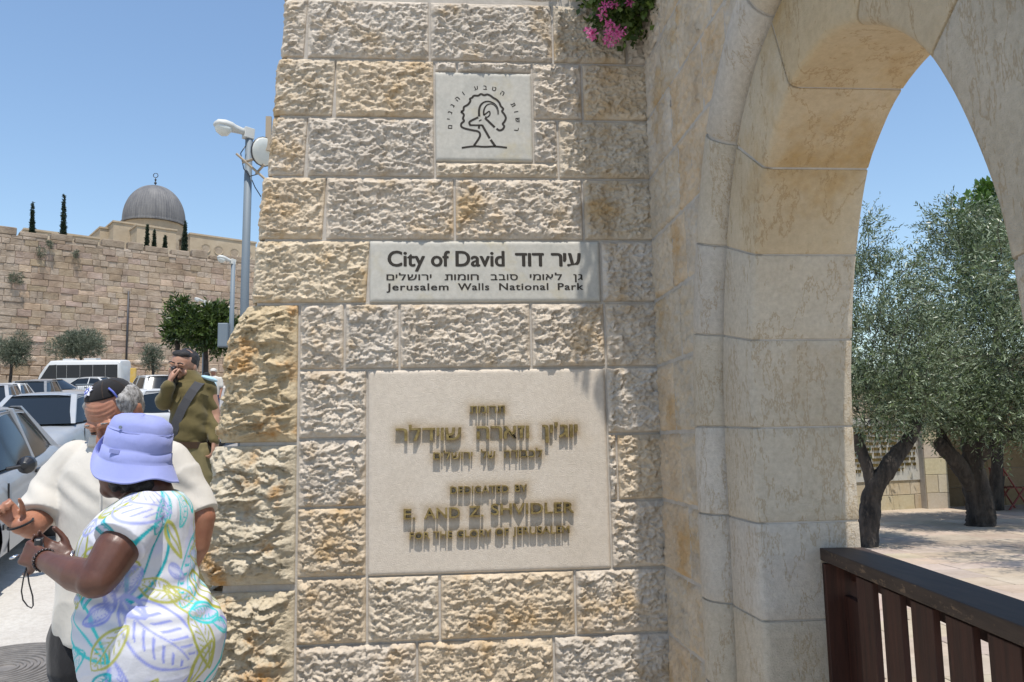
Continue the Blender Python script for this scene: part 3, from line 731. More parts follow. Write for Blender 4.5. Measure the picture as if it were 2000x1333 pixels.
def sprig_leaves(blobs, nsprig, per, llen, lwid, spl=.28, up=.35, rs=RNG, splay=.7):
    """blobs: [(centre, radii, weight)] crown lobes; sprigs start inside, point outward/up, leaves alternate along them"""
    Wt = np.array([b_[2] for b_ in blobs], float); Wt /= Wt.sum(); idx = rs.choice(len(blobs), nsprig, p=Wt)
    cen = np.array([b_[0] for b_ in blobs], float)[idx]; rad = np.array([b_[1] for b_ in blobs], float)[idx]
    u = unit(rs.normal(size=(nsprig, 3))); rr = rs.uniform(.35, 1., nsprig) ** .6
    base = cen + u * rad * rr[:, None]
    d = unit(u * .8 + rs.normal(size=(nsprig, 3)) * .45 + np.array([0, 0, up])); Ls = spl * rs.uniform(.5, 1.3, nsprig)
    C = []; D = []; Ln = []; T = []
    tw = unit(rs.normal(size=(nsprig, 3))); tone0 = rs.normal(.5, .3, nsprig)
    for k in range(per):
        f = (k + .5) / per; p = base + d * (Ls * f)[:, None] - np.array([0, 0, 1]) * (Ls * f * f * .15)[:, None]
        side = unit(np.cross(d, tw)) * (1 if k % 2 else -1); ax = unit(np.cross(d, side)); ph = rs.uniform(-1, 1, nsprig)[:, None]
        dd_ = unit(d * .8 + (side + ax * ph) * splay + rs.normal(size=(nsprig, 3)) * .15)
        C.append(p); D.append(dd_); Ln.append(llen * rs.uniform(.6, 1.15, nsprig)); T.append(np.clip(tone0 + rs.normal(0, .12, nsprig), 0, 1))
    C = np.concatenate(C); D = np.concatenate(D); Ln = np.concatenate(Ln)
    return C, D, Ln, Ln * (lwid / llen), np.concatenate(T), base, d, Ls
def gnarly(pts, r0, r1, n=10, seed=0, wob=.06, sub=6):
    P = [Vector(p) for p in pts]; Q = []
    for i in range(len(P) - 1):
        a, b_, c_, d_ = P[max(i - 1, 0)], P[i], P[i + 1], P[min(i + 2, len(P) - 1)]
        for t in np.linspace(0, 1, sub, endpoint=False): Q.append(.5 * ((2 * b_) + (-a + c_) * t + (2 * a - 5 * b_ + 4 * c_ - d_) * t * t + (-a + 3 * b_ - 3 * c_ + d_) * t ** 3))
    Q.append(P[-1]); rr = [r0 + (r1 - r0) * (i / (len(Q) - 1)) ** .8 for i in range(len(Q))]
    mb = MB(); mb.tube(Q, rr, n)
    V = np.array(mb.V); ax = np.repeat(np.array([tuple(q) for q in Q]), n, 0); dr = V - ax; k = 1 + wob * 2.6 * fbm(V * 3.1, seed, 3)[:, None] + wob * 3 * vnoise(V * np.array([13, 13, 3.]), seed + 4)[:, None] + wob * 1.2 * vnoise(V * 27, seed + 9)[:, None]
    mb.V = [tuple(v) for v in ax + dr * k]; return mb
def tree(name, root, trunks, blobs, nsprig, per, llen, lwid, leaf, label, cat='tree', group=None, spl=.28, up=.35, seed=1, bark='bark', twigs=True, kind=None):
    t = empty(name, root, label, cat, group); L = t.location.copy()
    mb = MB()
    for pts, r0, r1 in trunks: g = gnarly(pts, r0, r1, 28 if r0 > .1 and twigs else 10, seed, sub=14 if twigs else 6); mb.add(g.V, g.F)
    if trunks: loc_shift(mb.build('trunk', M[bark], t, True), L)
    rs = np.random.RandomState(seed)
    C, D, Ln, Wd, T, base, d, Ls = sprig_leaves(blobs, nsprig, per, llen, lwid, spl, up, rs)
    me = leaf_mesh('crown', C, D, Ln, Wd, T, rs=rs); loc_shift(obj('crown', me, M[leaf], t), L)
    if twigs:
        mb = MB(); k_ = min(260, nsprig // 8)
        for i in rs.choice(nsprig, k_, replace=False):
            a = base[i] - d[i] * .15; e = base[i] + d[i] * Ls[i]; mb.tube([a, (a + e) / 2 + rs.normal(size=3) * .02, e], [.008, .005, .002], 3, False)
        loc_shift(mb.build('twigs', M[bark], t, kind='stuff'), L)
    return t

# ================================================================== COURTYARD
def cw(px, py, y): return tuple(W(px, py, y))
yA = 10.0
# left olive, leaning trunk
b0 = W(1692, 1030, 7.6); b0[2] = 0
tree('olive_tree', b0, [([b0, W(1700, 985, 7.6), W(1712, 945, 7.55), W(1740, 905, 7.5), W(1770, 865, 7.5)], .165, .10), ([W(1706, 960, 7.6), W(1690, 900, 7.6), W(1670, 850, 7.7)], .11, .07), ([W(1770, 865, 7.5), W(1800, 800, 7.6), W(1790, 740, 7.8)], .1, .04)],
     [(W(1690, 600, 7.7), (.95, .9, .75), 1.2), (W(1725, 700, 7.4), (1.0, .95, .75), 1.5), (W(1695, 785, 7.4), (.7, .7, .40), 1.0), (W(1785, 775, 7.5), (.42, .6, .3), .45), (W(1668, 490, 7.8), (.4, .5, .6), .35), (W(1770, 700, 7.9), (.4, .5, .45), .3)],
     2700, 14, .076, .019, 'olive', 'left olive tree with a leaning trunk and low silvery crown close behind the arch jamb', spl=.34, seed=21, group='olive trees in the courtyard')
b1 = W(1917, 1030, 9.65); b1[2] = 0
tree('olive_tree', b1, [([b1, W(1915, 990, 9.65), W(1905, 940, 9.6), W(1900, 880, 9.6), W(1925, 810, 9.6)], .255, .14), ([W(1898, 950, 9.6), W(1870, 905, 9.5), W(1842, 873, 9.45), W(1836, 868, 9.4)], .14, .10), ([W(1868, 900, 9.5), W(1845, 862, 9.5), W(1825, 820, 9.4)], .09, .05), ([W(1905, 890, 9.6), W(1960, 850, 9.5), W(2020, 835, 9.3)], .17, .09), ([W(1890, 880, 9.6), W(1880, 820, 9.6), W(1850, 740, 9.5)], .12, .04)],
     [(W(1895, 560, 9.6), (.95, 1.1, .95), 1.5), (W(1930, 690, 9.3), (1.3, 1.2, .95), 2.2), (W(1840, 760, 9.3), (.75, .9, .55), 1.1), (W(1975, 815, 9.1), (1.1, 1., .40), 1.4), (W(1850, 800, 9.1), (.6, .8, .35), .5), (W(1865, 440, 9.7), (.45, .5, .38), .3), (W(1985, 520, 9.6), (.9, .9, 1.1), 1.2), (W(2050, 700, 9.4), (.9, 1., 1.), 1.)],
     5000, 14, .090, .0225, 'olive', 'large old olive tree with a thick dark trunk in the middle of the paved courtyard', spl=.42, seed=22, group='olive trees in the courtyard')
b4 = np.array([8.9, 5.2, 0.])
tree('olive_tree', b4, [([b4, b4 + np.array([-.2, 0, 1.4]), b4 + np.array([-.7, 0, 2.6])], .2, .08)], [((7.6, 5.0, 3.5), (1.2, 1.3, .8), 1.3), ((8.6, 5.4, 4.0), (1.3, 1.2, .9), 1.2), ((7.3, 4.2, 3.2), (.9, .8, .5), .6)], 1500, 12, .08, .02, 'olive', 'olive tree just right of the arch opening that dapples the near paving with shade', spl=.4, seed=31, group='olive trees in the courtyard')
b2 = W(1945, 1000, 12.3); b2[2] = 0
tree('leafy_tree', b2, [([b2, W(1950, 700, 12.3), W(1940, 480, 12.3)], .15, .05)], [(W(1940, 440, 12.3), (.6, .7, .7), 1), (W(1950, 395, 12.3), (.35, .4, .35), .4), (W(1965, 520, 12.3), (.9, .9, .9), 1)], 420, 9, .17, .09, 'green', 'bright green leafy tree rising behind the right side of the big olive', spl=.4, seed=23, twigs=True)
b3 = W(1640, 1010, 13.5); b3[2] = 0
tree('olive_tree', b3, [([b3, W(1645, 800, 13.5), W(1660, 700, 13.5)], .2, .08)], [(W(1660, 800, 13.8), (1.5, 1.2, 1.), 1), (W(1800, 790, 14.5), (1.9, 1.2, .8), 1.2), (W(1930, 760, 14.5), (1.9, 1.2, 1.1), 1)], 2600, 9, .11, .03, 'olive', 'far olive foliage filling the gap between the two nearer courtyard trees', spl=.5, seed=24)
# paving, slab by slab where it can be told apart
pv = empty('courtyard_paving', (6, 3, 0)); tag(pv, kind='structure'); PVL = pv.location.copy()
rp = random.Random(5)
bedV = [(1.3, -3.5, .004), (1.3, 2.0, .004), (2.2, 14.5, .004), (16, 15.5, .004), (16, -3.5, .004)]
loc_shift(obj('mortar', new_mesh('mortar', bedV, [(0, 4, 3, 2, 1)]), M['mortar'], pv), PVL)
slabs = []
y_ = -1.5
while y_ < 13.2:
    hgt = rp.uniform(.42, .62); x_ = max(1.45, .40 * (y_ + 3.75) - .4) + rp.uniform(0, .3); xe = .72 * (y_ + 3.75) + .8
    while x_ < xe:
        wd = rp.uniform(.5, 1.05); slabs.append((x_, y_, wd, hgt)); x_ += wd
    y_ += hgt
meshes = {}
for x_, y_, wd, hg in slabs[:300]:
    key = (round(wd, 1), round(hg, 1))
    if key not in meshes:
        mb = MB(); g_ = .006; Wk, Hk = max(.5, key[0]), key[1]; mb.chbox((-Wk / 2 + g_, -.02, -Hk / 2 + g_), (Wk / 2 - g_, .02, Hk / 2 - g_), .004, Matrix.Rotation(-math.pi / 2, 4, 'X')); meshes[key] = mb.mesh('paving_slab'); 
    o = obj('paving_slab', meshes[key], M['pave'], pv); o.location = Vector((x_ + wd / 2, y_ + hg / 2, rp.uniform(.002, .006))) - PVL; o.scale = (wd / max(.5, key[0]), hg / key[1], 1)
    g_ = rp.uniform(.88, 1.06); o.color = (g_, g_ * rp.uniform(.93, 1), g_ * rp.uniform(.86, .98), 1)
# back wall with inscription; axis frame
def backwall(name, p0, p1, z1, label, courses=.36, mtl='yard', tint=None, rough=False, cat='wall', depth=.3, seed=1, z0=0.):
    p0 = Vector((*p0[:2], 0)); p1 = Vector((*p1[:2], 0)); e = (p1 - p0).normalized(); n_ = Vector((e.y, -e.x, 0)); Lw = (p1 - p0).length
    if n_.y > 0: n_ = -n_
    root = empty(name, p0, label, cat); L = root.location.copy(); rr = random.Random(seed)
    MM = Matrix.Translation(p0) @ Matrix(((e.x, -n_.x, 0, 0), (e.y, -n_.y, 0, 0), (0, 0, 1, 0), (0, 0, 0, 1)))
    mb = MB(); mb.box((0, .02, z0), (Lw, depth, z1), MM); loc_shift(mb.build('mortar', M['mortar'], root), L)
    z_ = z0
    while z_ < z1 - .05:
        h_ = min(courses * rr.uniform(.92, 1.08), z1 - z_); x_ = -rr.uniform(0, .4)
        while x_ < Lw:
            w_ = rr.uniform(.45, 1.1); a, c_ = max(0, x_), min(Lw, x_ + w_)
            if c_ - a > .05:
                mb = MB(); mb.chbox((a + .005, -.012 - rr.random() * (.03 if rough else .003), z_ + .005), (c_ - .005, .06, z_ + h_ - .005), .012 if rough else .005, MM)
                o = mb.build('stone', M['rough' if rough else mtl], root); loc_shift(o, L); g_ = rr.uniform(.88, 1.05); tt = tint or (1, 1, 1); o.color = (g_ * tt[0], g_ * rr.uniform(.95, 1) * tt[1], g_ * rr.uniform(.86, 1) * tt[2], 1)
            x_ += w_
        z_ += h_
    return root, MM, L
pa = W(1600, 1007, 12.4); pb_ = W(1812, 994, 13.2)
bw, BM, BL = backwall('courtyard_wall', pa, pb_, 2.45, 'low courtyard wall of pale ashlar carrying the inscription, behind the left olive trunk', .34)
e_ = (Vector(pb_) - Vector(pa)); Lbw = Vector((e_.x, e_.y)).length
pc = W(1856, 992, 13.3)
pier, PM, PLc = backwall('stone_pier', W(1812, 995, 12.95), W(1856, 993, 13.0), 3.0, 'narrow ashlar pier between the two olive trunks beside the inscription', .36, seed=4, depth=.9)
pd = W(2120, 985, 13.4)
bw2, BM2, BL2 = backwall('arcade_wall', W(1846, 992, 13.35), pd, 3.3, 'shaded ashlar wall behind the big olive trunk and the folding chair', .4, seed=6, tint=(.50, .42, .35))  # dark tint paints the arcade's shade into the stone colour
# made-up canopy on posts, added to keep sun and sky off the arcade wall
mb = MB(); mb.box((-.1, -3.2, 2.35), (5.5, .0, 2.5), BM2)
cp = empty('added_canopy', W(1900, 880, 12.5), 'dark flat canopy along the top of the shaded courtyard wall', 'canopy'); cpl = cp.location.copy()
loc_shift(mb.build('shade_slab', M['wood'], cp), cpl)
for q in (3.4, 5.3):
    mb = MB(); mb.box((q, -3.1, 0), (q + .12, -2.98, 2.35), BM2); loc_shift(mb.build('post', M['wood'], cp), cpl)
# inscription panel, letters stand proud; words too small to read become rows of letter strokes
ip = empty('inscription_panel', W(1755, 950, 12.7), 'pale stone inscription panel of raised letters on the courtyard wall behind the left olive trunk', 'sign'); IPL = ip.location.copy()
x0i, x1i = Lbw - 2.15, Lbw - .18; z0i, z1i = .62, 1.92
mb = MB(); mb.box((x0i, -.035, z0i), (x1i, 0, z1i), BM); o = mb.build('slab', M['plate'], ip); loc_shift(o, IPL)
rr = random.Random(9)
rows = [(1.80, .55, .5, 'David.'), (1.69, .10, 1, None), (1.58, .05, 1, None), (1.47, .1, 1, None), (1.36, .05, .97, None), (1.25, .03, .97, None), (1.14, .03, .97, None), (1.03, .03, .97, None), (.92, .02, .96, None), (.81, .02, .8, None)]
for zr, f0, f1, word in rows:
    mb = MB(); x_ = x0i + (x1i - x0i) * f0 + .05; xe = x0i + (x1i - x0i) * f1 - .06
    if word:
        V, F = text_mesh(word, .02, .2); V[:, 0] = V[:, 0] - V[:, 0].min(); V *= .1; V[:, 0] += x1i - .62
        P = [tuple(BM @ Vector((v[0], -.04 - .02 - v[2], zr + v[1]))) for v in V]; loc_shift(obj('letter_row', new_mesh('letter_row', P, F), M['brass'], ip), IPL); continue
    while x_ < xe:
        for _ in range(rr.randint(2, 7)):
            w_ = rr.uniform(.02, .042); k_ = rr.random(); hh = .062
            if x_ > xe: break
            if k_ < .5: mb.box((x_, -.062, zr), (x_ + .011, -.036, zr + hh), BM); mb.box((x_ + .011, -.062, zr + hh - .012), (x_ + w_, -.036, zr + hh), BM)
            else: mb.box((x_, -.062, zr), (x_ + .011, -.036, zr + hh), BM); mb.box((x_ + w_ - .011, -.062, zr), (x_ + w_, -.036, zr + hh), BM); mb.box((x_ + .011, -.062, zr), (x_ + w_ - .011, -.036, zr + .012), BM)
            x_ += w_ + .012
        x_ += .045
    loc_shift(mb.build('letter_row', M['brass'], ip, kind='stuff'), IPL)
# folding chair
ch = empty('folding_chair', W(1985, 992, 12.2), 'dark red folding chair against the shaded courtyard wall', 'chair'); CL = ch.location.copy(); c0 = W(1985, 992, 12.2); c0[2] = 0
ch.location = tuple(c0); CL = ch.location.copy()
M['redwood'] = mat('dark_red_wood', (.16,.02,.012), .5)
for y_ in (0, .42):
    mb = MB(); mb.tube([(c0[0] - .22, c0[1] + y_, .86), (c0[0] + .28, c0[1] + y_, .01)], .018, 6); loc_shift(mb.build('leg', M['redwood'], ch), CL)
    mb = MB(); mb.tube([(c0[0] + .22, c0[1] + y_, .47), (c0[0] - .16, c0[1] + y_, .01)], .018, 6); loc_shift(mb.build('leg', M['redwood'], ch), CL)
for k_ in range(4):
    mb = MB(); mb.box((c0[0] - .16 + .1 * k_, c0[1] - .01, .45), (c0[0] - .08 + .1 * k_, c0[1] + .43, .467)); loc_shift(mb.build('seat_slat', M['redwood'], ch), CL)
mb = MB(); mb.box((c0[0] - .215, c0[1], .70), (c0[0] - .195, c0[1] + .42, .84)); loc_shift(mb.build('backrest', M['redwood'], ch), CL)

# ------------------------------------------------------------------ flowering plant hanging over the corner
pl = empty('hanging_geranium', (.95, -.12, 4.1), 'trailing geranium with magenta blossoms hanging over the top corner of the wall', 'plant'); PLL = pl.location.copy()
rs = np.random.RandomState(4)
blobs = [((.86, -.17, 3.72), (.17, .13, .12), 1.1), ((.97, -.16, 3.82), (.16, .15, .2), 1.3), ((.76, -.15, 3.86), (.13, .10, .10), .7), ((.92, -.25, 3.70), (.09, .16, .16), .9), ((.90, -.42, 3.86), (.12, .16, .2), .9), ((1.0, -.3, 4.1), (.16, .25, .2), 1.2), ((.98, -.14, 3.60), (.09, .09, .12), .6), ((.82, -.12, 3.58), (.07, .06, .08), .3)]
C, D, Ln, Wd, T, base, d, Ls = sprig_leaves(blobs, 900, 9, .034, .026, .10, -.2, rs)
loc_shift(obj('foliage', leaf_mesh('foliage', C, D, Ln, Wd, T, rs=rs), M['geran'], pl), PLL)
mb = MB()
for i in range(36):
    x_ = rs.uniform(.72, 1.0); z_ = rs.uniform(3.5, 3.8); y_ = -rs.uniform(.06, .24); mb.tube([(x_, y_ * .8, 4.0), (x_ + rs.uniform(-.03, .03), y_, (z_ + 4) / 2), (x_ + rs.uniform(-.06, .04), y_, z_ - .02)], .0025, 4, False)
loc_shift(mb.build('stems', M['geran'], pl), PLL)
fl = []
for px, py in ((1152, 62), (1176, 30), (1197, 58), (1205, 72), (1190, 82), (1158, 70), (1180, 12), (1200, 8), (1212, 62), (1230, 4), (1192, 50), (1187, 68)):
    p = W(px, py, -.26); fl.append(p)
for i in range(26): fl.append((rs.uniform(.72, 1.0), -rs.uniform(.1, .35), rs.uniform(3.85, 4.2)))
for p in fl:
    n = 34; u = unit(rs.normal(size=(n, 3))); C = np.array(p) + u * rs.uniform(.0, .020, (n, 1)); me = leaf_mesh('blossom', C, unit(u + rs.normal(size=(n, 3)) * .4), np.full(n, .017), np.full(n, .010), rs=rs); loc_shift(obj('blossom', me, M['petal'], pl), PLL)
# long thin trailing strands higher up that stripe the stones with shade
mb = MB(); LC = []; LD = []
for i in range(52):
    x_ = .80 + .28 * rs.rand() ** .7 if i > 4 else rs.uniform(.72, .80); y_ = -rs.uniform(.22, .85); zt2 = 4.1 + rs.uniform(0, .5); zb2 = max(3.78 + abs(y_) * .25, zt2 - rs.uniform(.3, .9))
    P = [(x_ + .02 * math.sin(k * 1.3 + i), y_ + .015 * math.cos(k + i), zt2 + (zb2 - zt2) * k / 6) for k in range(7)]; mb.tube(P, .003, 4, False)
    for k in range(20):
        f = rs.rand() * 6; a = P[min(int(f), 5)]; LC.append(a); LD.append(rs.normal(size=3))
loc_shift(mb.build('trailing_stems', M['geran'], pl), PLL)
LC = np.array(LC); LD = unit(np.array(LD)); loc_shift(obj('trailing_foliage', leaf_mesh('trailing_foliage', LC, LD, np.full(len(LC), .062), np.full(len(LC), .046), rs=rs), M['geran'], pl), PLL)

# ================================================================== STREET BEYOND, UPHILL
def ground_at(px, y, guess=800):
    """point on the street surface along pixel column px at distance y"""
    p = W(px, guess, y); return np.array([p[0], y, float(gz(p[0], y))])
def frame(px, y, yaw):
    g = ground_at(px, y); sl = .1
    # car frame: x axis = heading in plan (yaw from +X), tilted with the slope
    h = Vector((math.cos(yaw), math.sin(yaw), 0)); h.z = sl * h.y; h.normalize(); n = Vector((0, -sl, 1)).normalized(); s = n.cross(h)
    Mx = Matrix.Identity(4)
    for i in range(3): Mx[i][0] = h[i]; Mx[i][1] = s[i]; Mx[i][2] = n[i]; Mx[i][3] = g[i]
    return Mx
def interp_sec(xs, x, cols): return [np.interp(x, xs, c) for c in cols]
def car_meshes(kind='sedan'):
    """car along +x (front), length ~4.4; returns dict of meshes"""
    out = {}
    if kind == 'sedan':
        X = [-2.2, -2.12, -1.9, -1.45, -1.0, -.4, .3, .75, 1.2, 1.7, 2.05, 2.2]
        ZT = [.72, .88, .96, .99, .99, .97, .95, .93, .88, .80, .70, .58]
        ZB = [.40, .30, .26, .22, .2, .2, .2, .2, .2, .22, .28, .36]
        HW = [.66, .76, .83, .86, .87, .87, .87, .87, .86, .83, .74, .62]
        roof = dict(rb=-1.62, rr=-.88, rf=.28, fb=1.02, zr=1.43, wb=.80, wt=.58)
        B = .985
    else:
        X = [-1.95, -1.9, -1.7, -1.2, -.6, 0, .5, 1.0, 1.4, 1.75, 1.9]
        ZT = [.85, .95, 1.0, 1.02, 1.0, .98, .97, .93, .87, .76, .6]
        ZB = [.40, .30, .26, .22, .2, .2, .2, .2, .22, .28, .36]
        HW = [.70, .78, .83, .85, .86, .86, .86, .85, .82, .74, .62]
        roof = dict(rb=-1.85, rr=-1.45, rf=.2, fb=.95, zr=1.48, wb=.79, wt=.6); B = 1.0
    rings = []
    for x in np.linspace(X[0], X[-1], 60):
        zt, zb, hw = interp_sec(X, x, [ZT, ZB, HW]); zc = zt + .025
        half = [(hw * .86, zb), (hw * .97, zb + .07), (hw, zb + .2), (hw * 1.005, (zb + zt) / 2 + .02), (hw * .985, zt - .14), (hw * .95, zt - .05), (hw * .86, zt), (hw * .45, zc)]
        ring = [(x, -a, z) for a, z in half] + [(x, a, z) for a, z in reversed(half)]
        rings.append(ring)
    V, F = loft(rings); out['body'] = (V, F)
    # wheel openings pushed in rather than cut: collapse side vertices inside the arch circle
    cut = MB()
    for wx in (-1.32, 1.34) if kind == 'sedan' else (-1.2, 1.22):
        for sy in (-1, 1): cut.tube([(wx, sy * .58, .33), (wx, sy * 1.2, .33)], .365, 28)
    oa = bpy.data.objects.new('tmp', new_mesh('tmp', V, F)); ob_ = bpy.data.objects.new('cut', cut.mesh('cut')); col.objects.link(oa); col.objects.link(ob_)
    bm_ = oa.modifiers.new('b', 'BOOLEAN'); bm_.object = ob_; bm_.operation = 'DIFFERENCE'; bm_.solver = 'EXACT'; bpy.context.view_layer.update()
    me_ = bpy.data.meshes.new_from_object(oa.evaluated_get(bpy.context.evaluated_depsgraph_get())); V = [tuple(v.co) for v in me_.vertices]; F = [tuple(p.vertices) for p in me_.polygons]
    bpy.data.objects.remove(oa); bpy.data.objects.remove(ob_); bpy.data.meshes.remove(me_)
    out['body'] = (V, F)
    r = roof; zb = B - .03
    def ghx(z, xb, xt): return xb + (xt - xb) * (z - zb) / (r['zr'] - zb)
    rings = []
    for f in np.linspace(0, 1, 7):
        z = zb + (r['zr'] - zb) * f; q = f; hw = r['wb'] + (r['wt'] - r['wb']) * q ** 1.2; x0 = ghx(z, r['rb'], r['rr']); x1 = ghx(z, r['fb'], r['rf'])
        ring = []
        for s in np.linspace(0, 1, 9): ring.append((x0 + .10 * (1 - 1) + (x1 - x0) * s, -hw * (1 - .10 * abs(2 * s - 1) ** 3), z))
        for y in (-.6, -.3, 0, .3, .6): ring.append((x1 + .09 * (1 - (y / .8) ** 2), y * hw / .8, z))
        for s in np.linspace(1, 0, 9): ring.append((x0 + (x1 - x0) * s, hw * (1 - .10 * abs(2 * s - 1) ** 3), z))
        for y in (.6, .3, 0, -.3, -.6): ring.append((x0 - .09 * (1 - (y / .8) ** 2), y * hw / .8, z))
        rings.append(ring)
    out['window_glass'] = loft(rings)
    # roof panel
    V, F = [], []
    nx, ny = 14, 9
    for i in range(nx):
        for j in range(ny):
            s = i / (nx - 1); t = j / (ny - 1) * 2 - 1; x = (r['rr'] - .06) + (r['rf'] - r['rr'] + .12) * s + (.07 * (1 - t * t)) * (2 * s - 1); e = max(0, abs(t) ** 4, 0); z = r['zr'] + .035 - .05 * e - .03 * abs(2 * s - 1) ** 3
            V.append((x, t * (r['wt'] + .02), z))
    F = [tuple(f) for f in grid_faces(nx, ny)]; n = len(V); V2 = [(x, y, z - .03) for x, y, z in V]
    out['roof'] = (V + V2, F + [tuple(reversed([i + n for i in f])) for f in F] + [(i * ny, (i + 1) * ny, n + (i + 1) * ny, n + i * ny) for i in range(nx - 1)] + [(i * ny + ny - 1, n + i * ny + ny - 1, n + (i + 1) * ny + ny - 1, (i + 1) * ny + ny - 1) for i in range(nx - 1)])
    P = []
    for sy in (-1, 1):
        def pil(xb, xt, w0, w1, proud=.012):
            mb = MB(); yb = sy * (r['wb'] + proud); yt = sy * (r['wt'] + .02 + proud)
            if abs(xb - r['fb']) < .2 or abs(xb - r['rb']) < .25: yb *= .95; yt *= .95
            q = [(xb - w0 / 2, yb, zb), (xb + w0 / 2, yb, zb), (xt + w1 / 2, yt, r['zr'] + .01), (xt - w1 / 2, yt, r['zr'] + .01)]
            mb.add(q + [(a, b_ - sy * .10, c_) for a, b_, c_ in q], [(0,1,2,3),(7,6,5,4),(0,4,5,1),(1,5,6,2),(2,6,7,3),(3,7,4,0)]); P.append((mb.V, mb.F))
        pil(r['fb'] - .02, r['rf'] - .0, .05, .05); pil(-.33, -.38, .06, .06, .014); pil(r['rb'] + .10, r['rr'] + .03, .26, .08)
    out['pillars'] = P
    return out
CARM = {k: car_meshes(k) for k in ('sedan', 'hatch')}
def place(name, VF, Mx, mtl, parent, smooth=False, bevel=0):
    V, F = VF; n = (Mx @ Vector((0, 0, 0)))
    o = obj(name, new_mesh(name, [tuple(Mx @ Vector(v)) for v in V], F, smooth), M[mtl], parent); loc_shift(o, parent.location if parent.parent is None else parent.parent.location)
    if parent.parent is not None: o.matrix_parent_inverse = Matrix.Identity(4)
    if bevel: bev(o, bevel)
    return o
def car(px, y, yaw, pcol, label, kind='sedan', scale=1., group='cars parked along the street', name='parked_car', detail=True):
    Mx = frame(px, y, yaw) @ Matrix.Scale(scale, 4)
    root = empty(name, Mx.translation, label, 'car', group); c = CARM[kind]
    body = place('body', c['body'], Mx, pcol, root, True); body.modifiers.new('es', 'EDGE_SPLIT').split_angle = R(42)
    g = place('window_glass', c['window_glass'], Mx, 'glass', root, True); g.modifiers.new('es', 'EDGE_SPLIT').split_angle = R(35)
    place('roof', c['roof'], Mx, pcol, root, True)
    for p in c['pillars']: place('pillar', p, Mx, pcol, root, bevel=.006)
    wx = (-1.32, 1.34) if kind == 'sedan' else (-1.2, 1.22)
    for x in wx:
        for sy in (-1, 1):
            mb = MB(); mb.tube([(x, sy * .66, .32), (x, sy * .70, .32), (x, sy * .84, .32), (x, sy * .865, .32)], [.29, .315, .315, .28], 24); tw = place('wheel', (mb.V, mb.F), Mx, 'tyre', root, True)
            mb = MB(); mb.tube([(x, sy * .85, .32), (x, sy * .872, .32)], [.205, .19], 20)
            for k in range(5):
                a = k * 2 * math.pi / 5; mb.tube([(x, sy * .875, .32), (x + .17 * math.cos(a), sy * .875, .32 + .17 * math.sin(a))], .022, 5)
            rm = place('rim', (mb.V, mb.F), Mx, 'rim', root)
    # lights, bumpers, handles, mirrors
    fx = 2.1 if kind == 'sedan' else 1.82; rx = -2.13 if kind == 'sedan' else -1.9
    for sy in (-1, 1):
        mb = MB(); mb.chbox((-.2, -.02, -.07), (.12, .1, .07), .02, Matrix.Translation((fx - .08, sy * .60, .66)) @ Matrix.Rotation(R(90) * 1 + (.35 * sy), 4, 'Z')); place('headlight', (mb.V, mb.F), Mx, 'headlens', root, bevel=.02)
        mb = MB(); mb.box((rx - .02, sy * .60 - .15, .72), (rx + .12, sy * .60 + .15, .86)); place('tail_light', (mb.V, mb.F), Mx, 'redlens', root, bevel=.02)
        mb = MB(); mb.tube([(.80, sy * .84, .98), (.78, sy * .97, 1.0)], .02, 6); mb.tube([(.66, sy * .97, 1.0), (.68, sy * .98, 1.0), (.74, sy * .98, 1.0), (.80, sy * .975, 1.0)], [.05, .075, .075, .03], 14); place('wing_mirror', (mb.V, mb.F), Mx, 'black', root, bevel=.02)
        for hx in (-.25, -1.1):
            mb = MB(); mb.box((hx - .09, sy * .865 - .012, .83), (hx + .09, sy * .865 + .012, .865)); place('door_handle', (mb.V, mb.F), Mx, 'black', root, bevel=.008)
        mb = MB(); mb.box((-1.0, sy * .872 - .008, .50), (1.0, sy * .872 + .008, .545)); place('side_trim', (mb.V, mb.F), Mx, 'black', root, bevel=.004)
        for sx1 in (-.36, .80, -1.18):
            mb = MB(); mb.box((sx1 - .003, sy * .862 - .006, .28), (sx1 + .003, sy * .862 + .009, .86)); place('door_seam', (mb.V, mb.F), Mx, 'black', root)
    mb = MB(); mb.box((fx + .02, -.35, .36), (fx + .09, .35, .46)); place('grille', (mb.V, mb.F), Mx, 'black', root, bevel=.01)
    mb = MB(); mb.box((rx - .06, -.26, .52), (rx - .02, .26, .63)); place('number_plate', (mb.V, mb.F), Mx, 'yellowp', root)
    for sx1 in (-.42, .42):
        mb = MB(); mb.chbox((-.16, -.1, -.22), (.16, .1, .22), .04, Matrix.Translation((.05, sx1, .98))); place('seat', (mb.V, mb.F), Mx, 'black', root)
    return root
M['glass'].node_tree.nodes['Principled BSDF'].inputs['Base Color'].default_value = (.012, .016, .02, 1); M['glass'].node_tree.nodes['Principled BSDF'].inputs['Specular IOR Level'].default_value = .45; M['glass'].node_tree.nodes['Principled BSDF'].inputs['Roughness'].default_value = .12
car(-128, 4.35, R(-77), 'silver', 'nearest silver saloon at the left edge with side windows and black wing mirror in view')
car(100, 12.4, R(-84), 'bluesilver', 'pale blue-silver saloon facing the camera with its windscreen in view, behind the silver one')
car(300, 16.2, R(66), 'white', 'white saloon between the two men with an amber corner lamp')
car(8, 27.5, R(-75), 'white', 'white saloon facing the camera at the far left of the car park')
car(62, 31, R(-78), 'greyp', 'dark grey estate half hidden behind the white car at far left', 'hatch')
car(-25, 22, R(-72), 'silver', 'pale car cut off by the left edge in front of the far white one', 'hatch')
car(98, 40.5, R(-12), 'tan', 'champagne grey saloon seen side-on in front of the bus')
car(172, 50, R(176), 'white', 'white saloon side-on behind the crowd barrier')
car(302, 34, R(120), 'white', 'small white van-like car near the soldier\'s elbow', 'hatch', 1.1)
